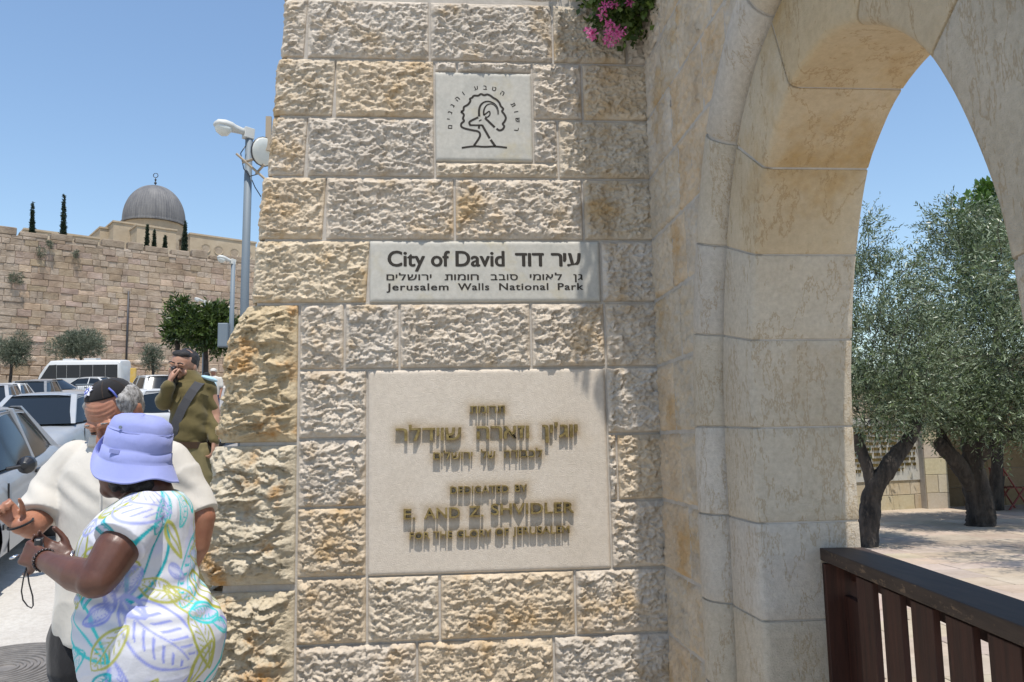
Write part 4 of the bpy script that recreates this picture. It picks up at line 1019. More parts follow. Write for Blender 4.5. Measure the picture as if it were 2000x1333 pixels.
# amber lamp on the near white car
# --- bus
Mx = frame(165, 58.5, R(178)) @ Matrix.Scale(.87, 4); bs = empty('minibus', Mx.translation, 'white tour bus with a dark window band parked at the foot of the old wall', 'bus')
rings = []
for x, zt, zb, k in [(-3.35, 2.55, .5, .93), (-3.28, 2.9, .38, .98), (-3.1, 3.0, .35, 1), (2.0, 3.0, .35, 1), (2.3, 2.97, .35, 1), (2.75, 2.5, .35, .99), (3.15, 1.9, .36, .98), (3.4, 1.35, .38, .95), (3.52, .9, .42, .9)]:
    hw = 1.12 * k; half = [(hw * .96, zb), (hw, zb + .15), (hw, min(1.6, zt - .2)), (hw * .97, zt - .15), (hw * .88, zt - .03), (hw * .4, zt)]
    rings.append([(x, -a, z) for a, z in half] + [(x, a, z) for a, z in reversed(half)])
place('body', loft(rings), Mx, 'white', bs, True).modifiers.new('es', 'EDGE_SPLIT').split_angle = R(40)
for sy in (-1, 1):
    for a, c_ in ((-3.1, -2.13), (-2.11, -1.13), (-1.11, -.11), (-.09, .96), (.98, 1.76)):
        mb = MB(); mb.add([(a, sy * 1.128, 1.55), (c_, sy * 1.128, 1.55), (c_, sy * 1.108, 2.62), (a, sy * 1.108, 2.62)] + [(a, sy * 1.0, 1.55), (c_, sy * 1.0, 1.55), (c_, sy * 1.0, 2.62), (a, sy * 1.0, 2.62)], [(0,1,2,3),(7,6,5,4),(0,4,5,1),(1,5,6,2),(2,6,7,3),(3,7,4,0)]); place('window', (mb.V, mb.F), Mx, 'glass', bs)
    mb = MB(); mb.add([(1.78, sy * 1.15, 1.50), (3.05, sy * 1.15, 1.50), (2.35, sy * 1.15, 2.60), (1.78, sy * 1.106, 2.65)] + [(1.78, sy * 1.0, 1.30), (3.1, sy * 1.0, 1.30), (2.3, sy * 1.0, 2.65), (1.78, sy * 1.0, 2.65)], [(0,1,2,3),(7,6,5,4),(0,4,5,1),(1,5,6,2),(2,6,7,3),(3,7,4,0)]); place('window', (mb.V, mb.F), Mx, 'glass', bs)
    for x in (-2.1, 2.35):
        mb = MB(); mb.tube([(x, sy * .9, .42), (x, sy * 1.14, .42)], .40, 20); place('wheel', (mb.V, mb.F), Mx, 'tyre', bs)
mb = MB(); mb.add([(2.38, -.95, 2.92), (2.38, .95, 2.92), (3.44, .98, 1.38), (3.44, -.98, 1.38)], [(0, 1, 2, 3)]); place('windscreen', (mb.V, mb.F), Mx, 'glass', bs)
mb = MB(); mb.chbox((-.5, -.45, -.08), (.5, .45, .09), .04, Matrix.Translation((-.6, 0, 3.07))); mb2 = MB(); mb2.chbox((-.4, -.4, -.08), (.4, .4, .07), .04, Matrix.Translation((1.2, 0, 3.06))); place('roof_unit', (mb.V, mb.F), Mx, 'white', bs); place('roof_unit', (mb2.V, mb2.F), Mx, 'white', bs)
# yellow post
g = ground_at(258, 52); yp = MB(); yp.box((g[0] - .18, g[1] - .1, g[2]), (g[0] + .18, g[1] + .1, g[2] + 2.0)); o = yp.build('signal_post', M['yellowp'], bevel=.03); tag(o, 'yellow upright post at the rear end of the tour bus', 'post')
# crowd barrier
g0, g1 = ground_at(146, 44), ground_at(212, 44.5); br = empty('crowd_barrier', g0, 'galvanised crowd barrier standing in front of the far white car', 'barrier'); BLc = br.location.copy()
a, c_ = Vector(g0), Vector(g1)
for k, z_ in enumerate((.2, 1.1)):
    mb = MB(); mb.tube([a + Vector((0, 0, z_)), c_ + Vector((0, 0, z_))], .03, 6); loc_shift(mb.build('rail', M['steel'], br), BLc)
for k in range(17):
    p = a.lerp(c_, k / 16); mb = MB(); mb.tube([p + Vector((0, 0, 0 if k in (0, 16) else .2)), p + Vector((0, 0, 1.1))], .014, 5); loc_shift(mb.build('bar', M['steel'], br), BLc)
# ---------------------------------------------------------------- lamps
def lamp(px, pyt, y, label, arm_px, r=.06, zbase=None):
    top = W(px + 9 * 14 / (y + 3.75) if False else px, pyt, y); g = np.array([top[0], y, float(gz(top[0], y))]); root = empty('street_lamp', g, label, 'street lamp', 'street lamps climbing the hill'); L = root.location.copy(); t = Vector(top)
    mb = MB(); mb.tube([Vector(g), Vector((t.x - .02, t.y, g[2] + (t.z - g[2]) * .55)), t], [r * 1.3, r * 1.1, r], 12); loc_shift(mb.build('pole', M['steel'], root, True), L)
    a = Vector(W(arm_px[0], arm_px[1], y - .35)) - t; ln = a.length; d_ = a.normalized(); up = Vector((0, 0, 1)); sd_ = d_.cross(up).normalized(); u2 = sd_.cross(d_)
    Mx = Matrix.Identity(4)
    for i in range(3): Mx[i][0] = d_[i]; Mx[i][1] = sd_[i]; Mx[i][2] = u2[i]; Mx[i][3] = t[i]
    mb = MB(); mb.box((-.07, -.07, -.10), (.10, .07, .09), Mx); loc_shift(mb.build('bracket', M['lampw'], root, bevel=.01), L)
    rr_ = []
    for f, w_, zt, zb in [(.10, .05, .06, -.05), (.25, .06, .07, -.05), (.42, .075, .085, -.06), (.55, .13, .10, -.06), (.75, .15, .105, -.06), (.93, .12, .08, -.05), (1.0, .06, .03, -.04)]:
        rr_.append([tuple(Mx @ Vector((f * ln, w_ * math.cos(q), (zt if math.sin(q) > 0 else -zb) * math.sin(q)))) for q in np.linspace(0, 2 * math.pi, 14, endpoint=False)])
    V, F = loft(rr_); loc_shift(obj('lamp_head', new_mesh('h', V, F, True), M['lampw'], root), L)
    rr_ = [[tuple(Mx @ Vector((f * ln, w_ * math.cos(q), -.03 - dd2 * max(0, -math.sin(q)) + .01 * max(0, math.sin(q))))) for q in np.linspace(0, 2 * math.pi, 14, endpoint=False)] for f, w_, dd2 in [(.5, .06, .02), (.6, .12, .12), (.75, .135, .15), (.9, .11, .10), (.97, .05, .03)]]
    V, F = loft(rr_); loc_shift(obj('lens', new_mesh('h', V, F, True), M['lampg'], root), L)
    return root, t, L
lr, lt, LL = lamp(487, 262, 10.2, 'tall nearest street lamp with a floodlight and brackets beside the wall edge', (419, 241), .062)
lamp(456, 512, 26, 'middle street lamp with a grey box low on its pole', (425, 502), .075)
lamp(401, 590, 50, 'smallest and farthest street lamp in front of the dark green tree', (380, 583), .07)
g = W(436, 655, 25.8); mb = MB(); mb.chbox((-.17, -.1, -.42), (.17, .12, .42), .03, Matrix.Translation(Vector(g))); o = mb.build('metal_box', M['steel']); tag(o, 'grey metal cabinet hung low on the middle lamp pole', 'box')
# floodlight and brackets on the nearest lamp
fl_ = empty('floodlight', W(505, 298, 10.0), 'round floodlight seen edge-on beside the lamp post', 'floodlight'); FL = fl_.location.copy(); c = Vector(W(514, 297, 10.0)); ax = Vector((.75, -.62, -.22)).normalized()
mb = MB(); mb.tube([c - ax * .16, c - ax * .12, c - ax * .02, c + ax * .02], [.06, .12, .24, .25], 20); loc_shift(mb.build('housing', M['darkmetal'], fl_, True), FL)
mb = MB(); mb.tube([c + ax * .018, c + ax * .035, c + ax * .05], [.24, .22, .12], 20); loc_shift(mb.build('lens', M['lampg'], fl_, True), FL)
M['rust'] = mat('rusty_bracket', (.30,.24,.17), .7)
for a, c_ in (((462, 301), (520, 352)), ((474, 318), (500, 310)), ((500, 340), (516, 322))):
    mb = MB(); mb.tube([W(*a, 10.1), W(*c_, 10.0)], .022, 6); loc_shift(mb.build('bracket_arm', M['rust'], lr), LL)
mb = MB(); mb.tube([W(480, 285, 10.1), W(470, 300, 10.1), W(476, 330, 10.1), W(488, 345, 10.1), W(505, 340, 10.1)], .009, 5); loc_shift(mb.build('cable', M['black'], lr, True), LL)
mb = MB(); mb.tube([W(492, 352, 10.1), W(498, 366, 10.1), W(510, 385, 10.1)], .009, 5); loc_shift(mb.build('cable', M['black'], lr, True), LL)
mb = MB(); mb.box((-.04, -.03, -.3), (.05, .03, .30), Matrix.Translation(Vector(W(524, 262, 10.0)))); loc_shift(mb.build('bracket_plate', M['rust'], lr), LL)

# ================================================================== OLD CITY WALL
cwl = empty('city_wall', (-42.8, 81, 7), 'long crenellated ancient stone wall rising behind the car park', 'city wall'); CWL = cwl.location.copy()
O = Vector((-42.8, 81, 0)); ew = Vector((.83, .56, 0)).normalized(); nw = Vector((ew.y, -ew.x, 0))
WM = Matrix.Identity(4)
for i in range(3): WM[i][0] = ew[i]; WM[i][1] = -nw[i]; WM[i][2] = (0, 0, 1)[i]; WM[i][3] = O[i]
ZT_ = 23.2
mb = MB(); mb.box((-25, .09, 3), (75, 3.0, ZT_), WM); loc_shift(mb.build('core', M['oldm'], cwl), CWL)
rr = random.Random(12); st = []
z_ = 7.0
while z_ < ZT_ - .05:
    big = z_ < 10.6; h_ = rr.uniform(.95, 1.15) if big else rr.uniform(.52, .76); h_ = min(h_, ZT_ - z_)
    x_ = -6 + rr.random()
    while x_ < 34:
        w_ = rr.uniform(.9, 1.9) if big else rr.choice([rr.uniform(.5, .9), rr.uniform(.9, 1.5), rr.uniform(1.1, 1.9)])
        st.append((x_, z_, w_, h_, big)); x_ += w_
    z_ += h_
# merlons
x_ = -6
mer = []
while x_ < 34:
    w_ = rr.uniform(1.5, 2.6); mer.append((x_, ZT_, w_, rr.uniform(.45, .95), False)); x_ += w_ + rr.uniform(.18, .4)
def old_stone(x_, z_, w_, h_, big):
    mb = MB(); pr = rr.uniform(-.03, .05) + (.12 if big else 0); g_ = .008; j = lambda: rr.uniform(-.03, .03); c_ = .09 if big else .045
    V = [(x_+g_, .15, z_+g_), (x_+w_-g_, .15, z_+g_), (x_+w_-g_, .15, z_+h_-g_), (x_+g_, .15, z_+h_-g_), (x_+g_+j()*.5, -pr*.5+.06, z_+g_), (x_+w_-g_+j()*.5, -pr*.5+.04, z_+g_), (x_+w_-g_, -pr*.5+.04, z_+h_-g_+j()*.5), (x_+g_, -pr*.5+.04, z_+h_-g_+j()*.5),
         (x_+g_+c_, -pr+j(), z_+g_+c_+j()), (x_+w_-g_-c_, -pr+j(), z_+g_+c_+j()), (x_+w_-g_-c_+j(), -pr+j(), z_+h_-g_-c_), (x_+g_+c_+j(), -pr+j(), z_+h_-g_-c_)]
    mb.add([tuple(WM @ Vector(v)) for v in V], [(3,2,1,0),(0,1,5,4),(1,2,6,5),(2,3,7,6),(3,0,4,7),(4,5,9,8),(5,6,10,9),(6,7,11,10),(7,4,8,11),(8,9,10,11)]); return mb
vis = [s for s in st if 0 < s[0] < 27 and s[1] > 8.3]; vis.sort(key=lambda s: -s[2] * s[3] / (90 + .56 * s[0]) ** 2)
first = set(id(s) for s in vis[:284])
rest = {}
for s in st:
    mb = old_stone(*s); t_ = rr.random()
    if id(s) in first:
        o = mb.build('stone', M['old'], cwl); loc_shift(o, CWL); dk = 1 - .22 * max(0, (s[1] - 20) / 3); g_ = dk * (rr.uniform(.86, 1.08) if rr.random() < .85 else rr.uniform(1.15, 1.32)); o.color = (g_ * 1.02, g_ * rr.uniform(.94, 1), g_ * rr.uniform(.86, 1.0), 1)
    else:
        r_ = rest.setdefault(0, MB()); r_.add(mb.V, mb.F)
for s in mer:
    mb = MB(); mb.box((s[0], -.04, s[1]), (s[0] + s[2], .9, s[1] + s[3]), WM); o = mb.build('merlon', M['old'], cwl, bevel=.08); loc_shift(o, CWL); g_ = rr.uniform(.72, .9); o.color = (g_, g_ * .99, g_ * .96, 1)
o = rest[0].build('stonework', M['old'], cwl, kind='stuff'); loc_shift(o, CWL)
# drain pipe
def onwall(px, py, off=.15):
    r = ray(px, py); n = np.array(nw); t = (np.array(O) - CAM) @ n / (r @ n); return CAM + r * t + n * off
dp = MB(); dp.tube([onwall(250, 570, .25), onwall(244, 735, .25)], .10, 8); o = dp.build('drainpipe', M['darkmetal'], None, True); tag(o, 'thin dark pipe running down the old city wall above the bus', 'pipe')
# tufts in the wall
for k, (px, py, s_) in enumerate(((81, 492, .9), (25, 542, .8), (38, 545, .8), (147, 497, .6), (97, 478, .5))):
    p = onwall(px, py, .3); rs = np.random.RandomState(50 + k); C, D, Ln, Wd, T, base, d, Ls = sprig_leaves([(p, (.28 * s_, .25, .55 * s_), 1)], 60, 7, .14, .06, .3, -.2, rs)
    o = obj('wall_caper_bush', leaf_mesh('wall_caper_bush', C, D, Ln, Wd, T, rs=rs), M['bush']); lab = ['dark tuft of caper bush below the battlements, highest of the wall plants', 'left one of the pair of caper tufts halfway up the wall', 'right one of the pair of caper tufts halfway up the wall', 'small dark tuft on the wall between the two left cypresses and the dome', 'smallest tuft just under the battlements'][k]; tag(o, lab, 'plant', 'plants growing out of the old wall')
# rocks along the base of the wall
rr = random.Random(77)
for k, px in enumerate((8, 22, 35, 47, 262, 275, 290, 305)):
    p = onwall(px, 712 + rr.uniform(-6, 8), 2.2); mb = MB(); bm = bmesh.new(); bmesh.ops.create_icosphere(bm, subdivisions=2, radius=1)
    V = [Vector(v.co) for v in bm.verts]; F = [tuple(q.index for q in f.verts) for f in bm.faces]; bm.free(); sx1, sz1 = rr.uniform(.5, .9), rr.uniform(.35, .6)
    V = [(p[0] + v.x * sx1 * (1 + .25 * mnoise.noise(v * 1.7 + Vector((k, 0, 0)))), p[1] + v.y * .5, p[2] + v.z * sz1 * (1 + .3 * mnoise.noise(v * 2 + Vector((0, k, 0))))) for v in V]
    o = obj('rock', new_mesh('rock', V, F), M['old']); tag(o, ['leftmost', 'second', 'third', 'fourth'][k % 4] + (' boulder of the group at the far left under the old wall' if k < 4 else ' boulder of the group right of the bus under the old wall'), 'rock', 'boulders at the foot of the wall'); g_ = rr.uniform(.9, 1.2); o.color = (g_, g_, g_, 1)
# terrace rubble retaining strip at the base of the wall
mb = MB(); mb.box((-20, -3.2, 5), (60, .4, 8.4), WM); o = mb.build('terrace', M['oldm']); tag(o, kind='structure')

# ---------------------------------------------------------------- mosque behind
mq = empty('mosque', (-25, 148, 20), 'pale stone mosque with a ribbed grey dome and crescent finial above the old wall', 'mosque'); MQ = mq.location.copy()
ym = 150.
dc = W(301, 437, ym); 
def mbox(px0, px1, pyt, y0, depth, name='wall', zlow_=22):
    a = Vector(W(px0, pyt, y0)); 
    e2 = ew; r = ray(px1, pyt); n = np.array((e2.y, -e2.x, 0)); t = ((np.array(a) - CAM) @ n) / (r @ n); c_ = Vector(CAM + r * t); Ln = (Vector((c_.x, c_.y, 0)) - Vector((a.x, a.y, 0))).length
    Mx = Matrix.Identity(4); nn = Vector((e2.y, -e2.x, 0))
    for i in range(3): Mx[i][0] = e2[i]; Mx[i][1] = -nn[i]; Mx[i][2] = (0, 0, 1)[i]; Mx[i][3] = (a.x, a.y, 0)[i]
    mb = MB(); mb.box((0, 0, zlow_), (Ln, depth, a.z), Mx); mb.box((-.15, -.15, a.z), (Ln + .15, depth, a.z + .28), Mx); o = mb.build(name, M['mosque'], mq); loc_shift(o, MQ); return Mx, Ln, a.z
A1 = mbox(48, 195, 449, 128, 8); A2 = mbox(222, 300, 434, 138, 14); A3 = mbox(196, 500, 446, 140, 20); A4 = mbox(268, 345, 441, 136, 6)
A5 = mbox(372, 500, 458, 139, 6)
for q, (px, py) in enumerate(((402, 486), (427, 490), (458, 495), (484, 499))):
    Mx, Ln, zt = A5; r = ray(px, py); n = np.array((ew.y, -ew.x, 0)); o_ = np.array(Mx.translation); t = ((o_ - CAM) @ n) / (r @ n); p = CAM + r * t + n * .02
    mb = MB(); mb.disc(p, n, .62, .1, 20); loc_shift(mb.build('round_window', M['oldm'], mq), MQ)
    mb = MB()
    for k in range(20):
        th = 2 * math.pi * k / 20; th2 = 2 * math.pi * (k + 1) / 20; e2 = Vector(ew)
        V = [tuple(Vector(p) + e2 * (rr_ * math.cos(a_)) + Vector((0, 0, rr_ * math.sin(a_))) + Vector(n) * o3) for a_ in (th, th2) for rr_, o3 in ((.62, .03), (.78, .12))]
        mb.add(V, [(0, 1, 3, 2)])
    loc_shift(mb.build('window_surround', M['mosque'], mq), MQ)
for px in (222, 268, 345, 376, 412, 444, 474):  # buttresses
    r = ray(px, 470); Mx = A3[0]; n = np.array((ew.y, -ew.x, 0)); t = ((np.array(Mx.translation) - CAM) @ n) / (r @ n); p = Vector(CAM + r * t)
    mb = MB(); mb.box((-.5, -.5, 22), (.5, .3, A3[2] + .5), Matrix.Translation((p.x, p.y, 0)) @ Matrix.Rotation(math.atan2(ew.y, ew.x), 4, 'Z')); loc_shift(mb.build('buttress', M['mosque'], mq), MQ)
Rd = 5.35; c0 = Vector(dc)
c0.y = ym; nseg = 216; prof = []
for a in np.linspace(0, math.pi / 2, 22):
    z = 7.1 * math.sin(a); r = Rd * math.cos(a) ** .92; r = r * (1 + .02 * math.sin(2 * a)); prof.append((max(r, .02), z))
rings = []
for r, z in [(Rd + .25, -.45), (Rd + .25, -.2), (Rd + .05, -.2)] + prof:
    rings.append([(c0.x + r * (1 + (.012 if k % 3 == 0 else 0)) * math.cos(2 * math.pi * k / nseg), c0.y + r * (1 + (.012 if k % 3 == 0 else 0)) * math.sin(2 * math.pi * k / nseg), c0.z + z) for k in range(nseg)])
V, F = loft(rings); loc_shift(obj('dome', new_mesh('dome', V, F), M['lead'], mq), MQ)
mb = MB(); mb.tube([(c0.x, c0.y, c0.z - 6), (c0.x, c0.y, c0.z - .5)], Rd * .97, 48); loc_shift(mb.build('drum', M['mosque'], mq), MQ)
mb = MB(); zt = c0.z + 7.05; mb.tube([(c0.x, c0.y, zt + h) for h in (0, .4, .5, .7, .9, 1.0, 1.2, 1.35, 1.45, 1.7)], [.08, .08, .22, .25, .08, .08, .18, .18, .06, .05], 10)
for k in range(26):
    a0_, a1_ = [math.pi / 2 + .12 + (2 * math.pi - .24) * q / 26 for q in (k, k + 1)]; mb.tube([(c0.x + .42 * math.cos(a0_), c0.y, zt + 2.1 + .42 * math.sin(a0_)), (c0.x + .42 * math.cos(a1_), c0.y, zt + 2.1 + .42 * math.sin(a1_))], .07, 5)
loc_shift(mb.build('finial', M['darkmetal'], mq), MQ)

# ---------------------------------------------------------------- far trees
def cyp(px, pyt, pyb, y, w_px, label):
    s_ = FPX / (y + 3.75); a = W(px, pyt, y); c_ = W(px - 2, pyb, y); r = w_px / s_ / 2 * .72; hgt = a[2] - c_[2]; bl = []
    for f in np.linspace(0.03, .97, 9):
        rr_ = r * (1.05 - f) ** .75 * (1 if f > .1 else .8); bl.append((tuple(c_ + (a - c_) * f), (rr_, rr_, hgt * .09), rr_ ** 1.5 + .02))
    g = (c_[0], y, c_[2] - 1)
    return tree('cypress_tree', g, [([Vector(g), Vector(c_), Vector(c_ + (a - c_) * .8)], .12, .04)], bl, 900, 6, .20, .10, 'cypress', label, group='cypresses behind the old wall', spl=.3, up=2.2, seed=int(px), twigs=False)
cyp(64, 401, 475, 105, 12, 'leftmost slim cypress standing behind the old wall'); cyp(125, 387, 484, 100, 15, 'tallest dark cypress left of the dome')
cyp(288, 445, 508, 106, 10, 'slim cypress left of centre below the dome'); cyp(302, 455, 500, 112, 8, 'second small cypress below the dome'); cyp(323, 465, 500, 114, 9, 'smallest cypress right under the dome'); cyp(362, 437, 500, 110, 15, 'broad dark cypress at the right foot of the dome')
def bush(px, py, y, wpx, hpx, label, leaf='bush', n=900, ll=.16, seed=1, cat='tree', lobes=6, name='olive_tree', stem=True):
    s_ = FPX / (y + 3.75); c_ = W(px, py, y); rs = np.random.RandomState(seed); bl = []
    for k in range(lobes):
        q = rs.uniform(-1, 1, 3); bl.append(((c_[0] + q[0] * wpx / s_ * .28, y + q[1] * wpx / s_ * .2, c_[2] + q[2] * hpx / s_ * .2), (wpx / s_ * .26, wpx / s_ * .26, hpx / s_ * .30), 1))
    g = (c_[0], y, float(gz(c_[0], y)))
    return tree(name, g, [([Vector(g), Vector((c_[0] + .1, y, (g[2] + c_[2]) / 2)), Vector(c_)], .16, .08)] if stem else [], bl, n, 8, ll, ll * .3, leaf, label, cat, spl=.5, seed=seed, twigs=False)
bush(158, 672, 74, 118, 62, 'wide grey-green olive tree over the roof of the bus', n=1900, ll=.2, seed=3, lobes=9)
bush(22, 684, 72, 62, 66, 'grey olive shrub at the left edge under the old wall', n=1100, ll=.2, seed=4)
bush(-25, 690, 74, 62, 74, 'grey olive shrub cut off by the left edge', n=700, ll=.2, seed=8)
bush(298, 700, 70, 36, 56, 'small sparse olive tree right of the bus', n=420, ll=.2, seed=5)
bush(400, 640, 33, 108, 96, 'dense dark green tree behind the soldier and the lamp poles', 'citrus', 1300, .24, 6, 'tree', 9, 'citrus_tree')
bush(354, 600, 33, 30, 40, 'sparse top branches of the dark green tree', 'citrus', 90, .26, 9, 'tree', 3, 'citrus_tree', False)
bush(345, 640, 33.4, 30, 60, 'left lobe of the dark green tree beside the old wall', 'citrus', 320, .26, 10, 'tree', 3, 'citrus_tree')
# ---------------------------------------------------------------- manhole
mp = W(2, 1248, 1.62); mpx, mpy = float(mp[0]) + .03, 1.62; mz = float(gz(mpx, mpy)); mh = empty('manhole_cover', (mpx, mpy, mz), 'round cast iron manhole cover with concentric rings in a square dark frame', 'manhole cover'); ML = mh.location.copy()
T = Matrix.Translation((mpx, mpy, mz)) @ Matrix.Rotation(math.atan(.1), 4, 'X') @ Matrix.Rotation(R(12), 4, 'Z')
mb = MB(); mb.box((-.50, -.45, -.05), (.50, .45, .012), T); loc_shift(mb.build('frame', M['iron'], mh, bevel=.004), ML)
mb = MB()
for k in range(11):
    r0 = .06 + k * .036; r1 = r0 + .021; n = 56; V = []
    for r_, z in ((r0, .013), (r0 + .003, .020), (r1 - .003, .020), (r1, .013)):
        for q in range(n): V.append(tuple(T @ Vector((r_ * math.cos(q * 2 * math.pi / n), r_ * math.sin(q * 2 * math.pi / n), z))))
    mb.add(V, [(i * n + q, (i + 1) * n + q, (i + 1) * n + (q + 1) % n, i * n + (q + 1) % n) for i in range(3) for q in range(n)])
loc_shift(mb.build('ring_tread', M['iron'], mh, kind='stuff'), ML)

# ================================================================== PEOPLE
def skinmat(name, c, dark, rough=.45):
    m = mat(name, c, rough, 0, .45); b = NB(m); p = b.pos(); b.base(b.ramp(b.noise(p, 22, 5, .65), [(.3, dark), (.7, c)])); b.bump(b.noise(p, 260, 4, .6), .25, .0012)
    b.b.inputs['Subsurface Weight'].default_value = .08; b.b.inputs['Subsurface Radius'].default_value = (.012, .005, .003); return m
M['skin_dark'] = skinmat('deep_brown_skin', (.115,.048,.030), (.075,.030,.019), .40)
M['skin_tan'] = skinmat('tanned_skin', (.37,.175,.105), (.27,.11,.065), .42)
M['skin_light'] = skinmat('olive_skin', (.42,.24,.16), (.33,.17,.11))
def cloth(name, c, c2=None, weave=500, rough=.85, folds=.35):
    m = mat(name, c, rough, 0, .2); b = NB(m); p = b.pos(); b.base(b.ramp(b.noise(p, 5, 5, .6), [(.3, c2 or tuple(q * .88 for q in c)), (.7, c)]))
    n1 = b.bump(b.noise(p, weave, 2, .6), .25, .0008); b.bump(b.noise(p, 14, 4, .6, sc3=(1, 1, .6)), folds, .012, n1); m.node_tree.nodes['Principled BSDF'].inputs['Sheen Weight'].default_value = .15; return m
M['linen'] = cloth('off_white_cotton', (.54,.51,.455), (.48,.45,.40)); M['hat'] = cloth('lavender_cotton', (.26,.29,.56), (.235,.265,.52), 600); M['khaki'] = cloth('olive_drab_cloth', (.125,.100,.040), (.095,.074,.028)); M['khaki2'] = cloth('olive_trouser_cloth', (.185,.155,.075), (.145,.12,.055))
M['blackcloth'] = cloth('black_cloth', (.013,.013,.015)); M['denim'] = cloth('grey_blue_denim', (.17,.20,.25)); M['navy'] = cloth('navy_trousers', (.035,.04,.10)); M['strap'] = cloth('grey_webbing', (.06,.06,.065)); M['paleblue'] = cloth('pale_blue_cloth', (.35,.52,.60)); M['belt'] = cloth('brown_webbing', (.05,.028,.015))
M['hair_dark'] = mat('black_hair', (.012,.009,.008), .55); M['hair_grey'] = mat('grey_hair', (.22,.21,.20), .6); b = NB(M['hair_grey']); p = b.pos(); g_ = b.noise(p, 90, 4, .7, sc3=(1, 1, .35)); b.base(b.ramp(g_, [(.35, (.07,.065,.06)), (.65, (.40,.39,.38))])); b.bump(g_, .8, .006)
b = NB(M['hair_dark']); b.bump(b.noise(b.pos(), 120, 4, .7), 1., .008)
def ball(c, r, rot=None, n=14):
    c = Vector(c); r = (r, r, r) if not hasattr(r, '__len__') else r; V = []; F = []
    bm = bmesh.new(); bmesh.ops.create_icosphere(bm, subdivisions=3, radius=1)
    for v in bm.verts:
        q = Vector((v.co.x * r[0], v.co.y * r[1], v.co.z * r[2])); q = rot @ q if rot else q; V.append(tuple(c + q))
    F = [tuple(q.index for q in f.verts) for f in bm.faces]; bm.free(); return V, F
def caps(p0, r0, p1, r1, n=16):
    """tapered capsule"""
    a, c = Vector(p0), Vector(p1); d = c - a; L = d.length or 1e-6; d /= L; u = d.orthogonal().normalized(); w_ = d.cross(u); rings = []
    for th in np.linspace(-math.pi / 2 + .15, 0, 5): rings.append((a + d * math.sin(th) * r0, math.cos(th) * r0))
    for th in np.linspace(0, math.pi / 2 - .15, 5): rings.append((c + d * math.sin(th) * r1, math.cos(th) * r1))
    return loft([[tuple(ct + (u * math.cos(k * 2 * math.pi / n) + w_ * math.sin(k * 2 * math.pi / n)) * r) for k in range(n)] for ct, r in rings])
def chain(pts, rads):
    mb = MB()
    for i in range(len(pts) - 1): mb.add(*caps(pts[i], rads[i], pts[i + 1], rads[i + 1]))
    return mb.V, mb.F
def cone(pts, rads, n=24):
    mb = MB(); mb.tube(pts, rads, n); return mb.V, mb.F
def ell_loft(secs, n=40, sub=5):
    """secs: (centre xyz, rx, ry[, yaw]) from bottom to top; smooth interpolation"""
    S = np.array([[*s[0], s[1], s[2], (s[3] if len(s) > 3 else 0)] for s in secs], float); Q = []
    k = len(S)
    for i in range(k - 1):
        a, b_, c_, d_ = S[max(i - 1, 0)], S[i], S[i + 1], S[min(i + 2, k - 1)]
        for t in np.linspace(0, 1, sub, endpoint=False): Q.append(.5 * ((2 * b_) + (-a + c_) * t + (2 * a - 5 * b_ + 4 * c_ - d_) * t * t + (-a + 3 * b_ - 3 * c_ + d_) * t ** 3))
    Q.append(S[-1]); rings = []
    for q in Q:
        ct, st = math.cos(q[5]), math.sin(q[5]); rings.append([(q[0] + q[3] * math.cos(a) * ct - q[4] * math.sin(a) * st, q[1] + q[3] * math.cos(a) * st + q[4] * math.sin(a) * ct, q[2]) for a in np.linspace(0, 2 * math.pi, n, endpoint=False)])
    return loft(rings)
def blob(name, parts, voxel, mtl, parent, smooth_it=6, noise_=None, post=None, tilt=None):
    mb = MB()
    for V, F in parts: mb.add(V, F)
    me = mb.mesh('tmp'); o = bpy.data.objects.new('tmp', me); col.objects.link(o)
    m1 = o.modifiers.new('r', 'REMESH'); m1.mode = 'VOXEL'; m1.voxel_size = voxel; m1.adaptivity = 0
    if smooth_it: m2 = o.modifiers.new('s', 'SMOOTH'); m2.iterations = smooth_it; m2.factor = .5
    bpy.context.view_layer.update(); me2 = bpy.data.meshes.new_from_object(o.evaluated_get(bpy.context.evaluated_depsgraph_get())); bpy.data.objects.remove(o); bpy.data.meshes.remove(me)
    me2.name = name; n = len(me2.vertices); V = np.zeros(n * 3, np.float32); me2.vertices.foreach_get('co', V); V = V.reshape(-1, 3).astype(float); N = np.zeros(n * 3, np.float32); me2.vertices.foreach_get('normal', N); N = N.reshape(-1, 3).astype(float)
    if noise_: V = V + N * noise_(V, N)[:, None]
    if post: V = post(V, N, me2) if post(V, N, me2) is not None else V
    me2.vertices.foreach_set('co', V.astype(np.float32).ravel()); me2.polygons.foreach_set('use_smooth', np.ones(len(me2.polygons), bool)); me2.update()
    return loc_shift(obj(name, me2, M[mtl], parent), parent.location)
def folds(amp, sx=3., sz=5., seed=0, dirv=(1, 0, .4)):
    d = np.array(dirv) / np.linalg.norm(dirv)
    def f(V, N):
        q = V @ d; w_ = fbm(V * np.array([sx, sx, sz]), seed, 3); r = 1 - np.abs(fbm(V * np.array([sx, sx, sz]) * 1.7 + 5, seed + 4, 2)) * 2
        return amp * (.6 * w_ + .5 * r * np.abs(r))
    return f
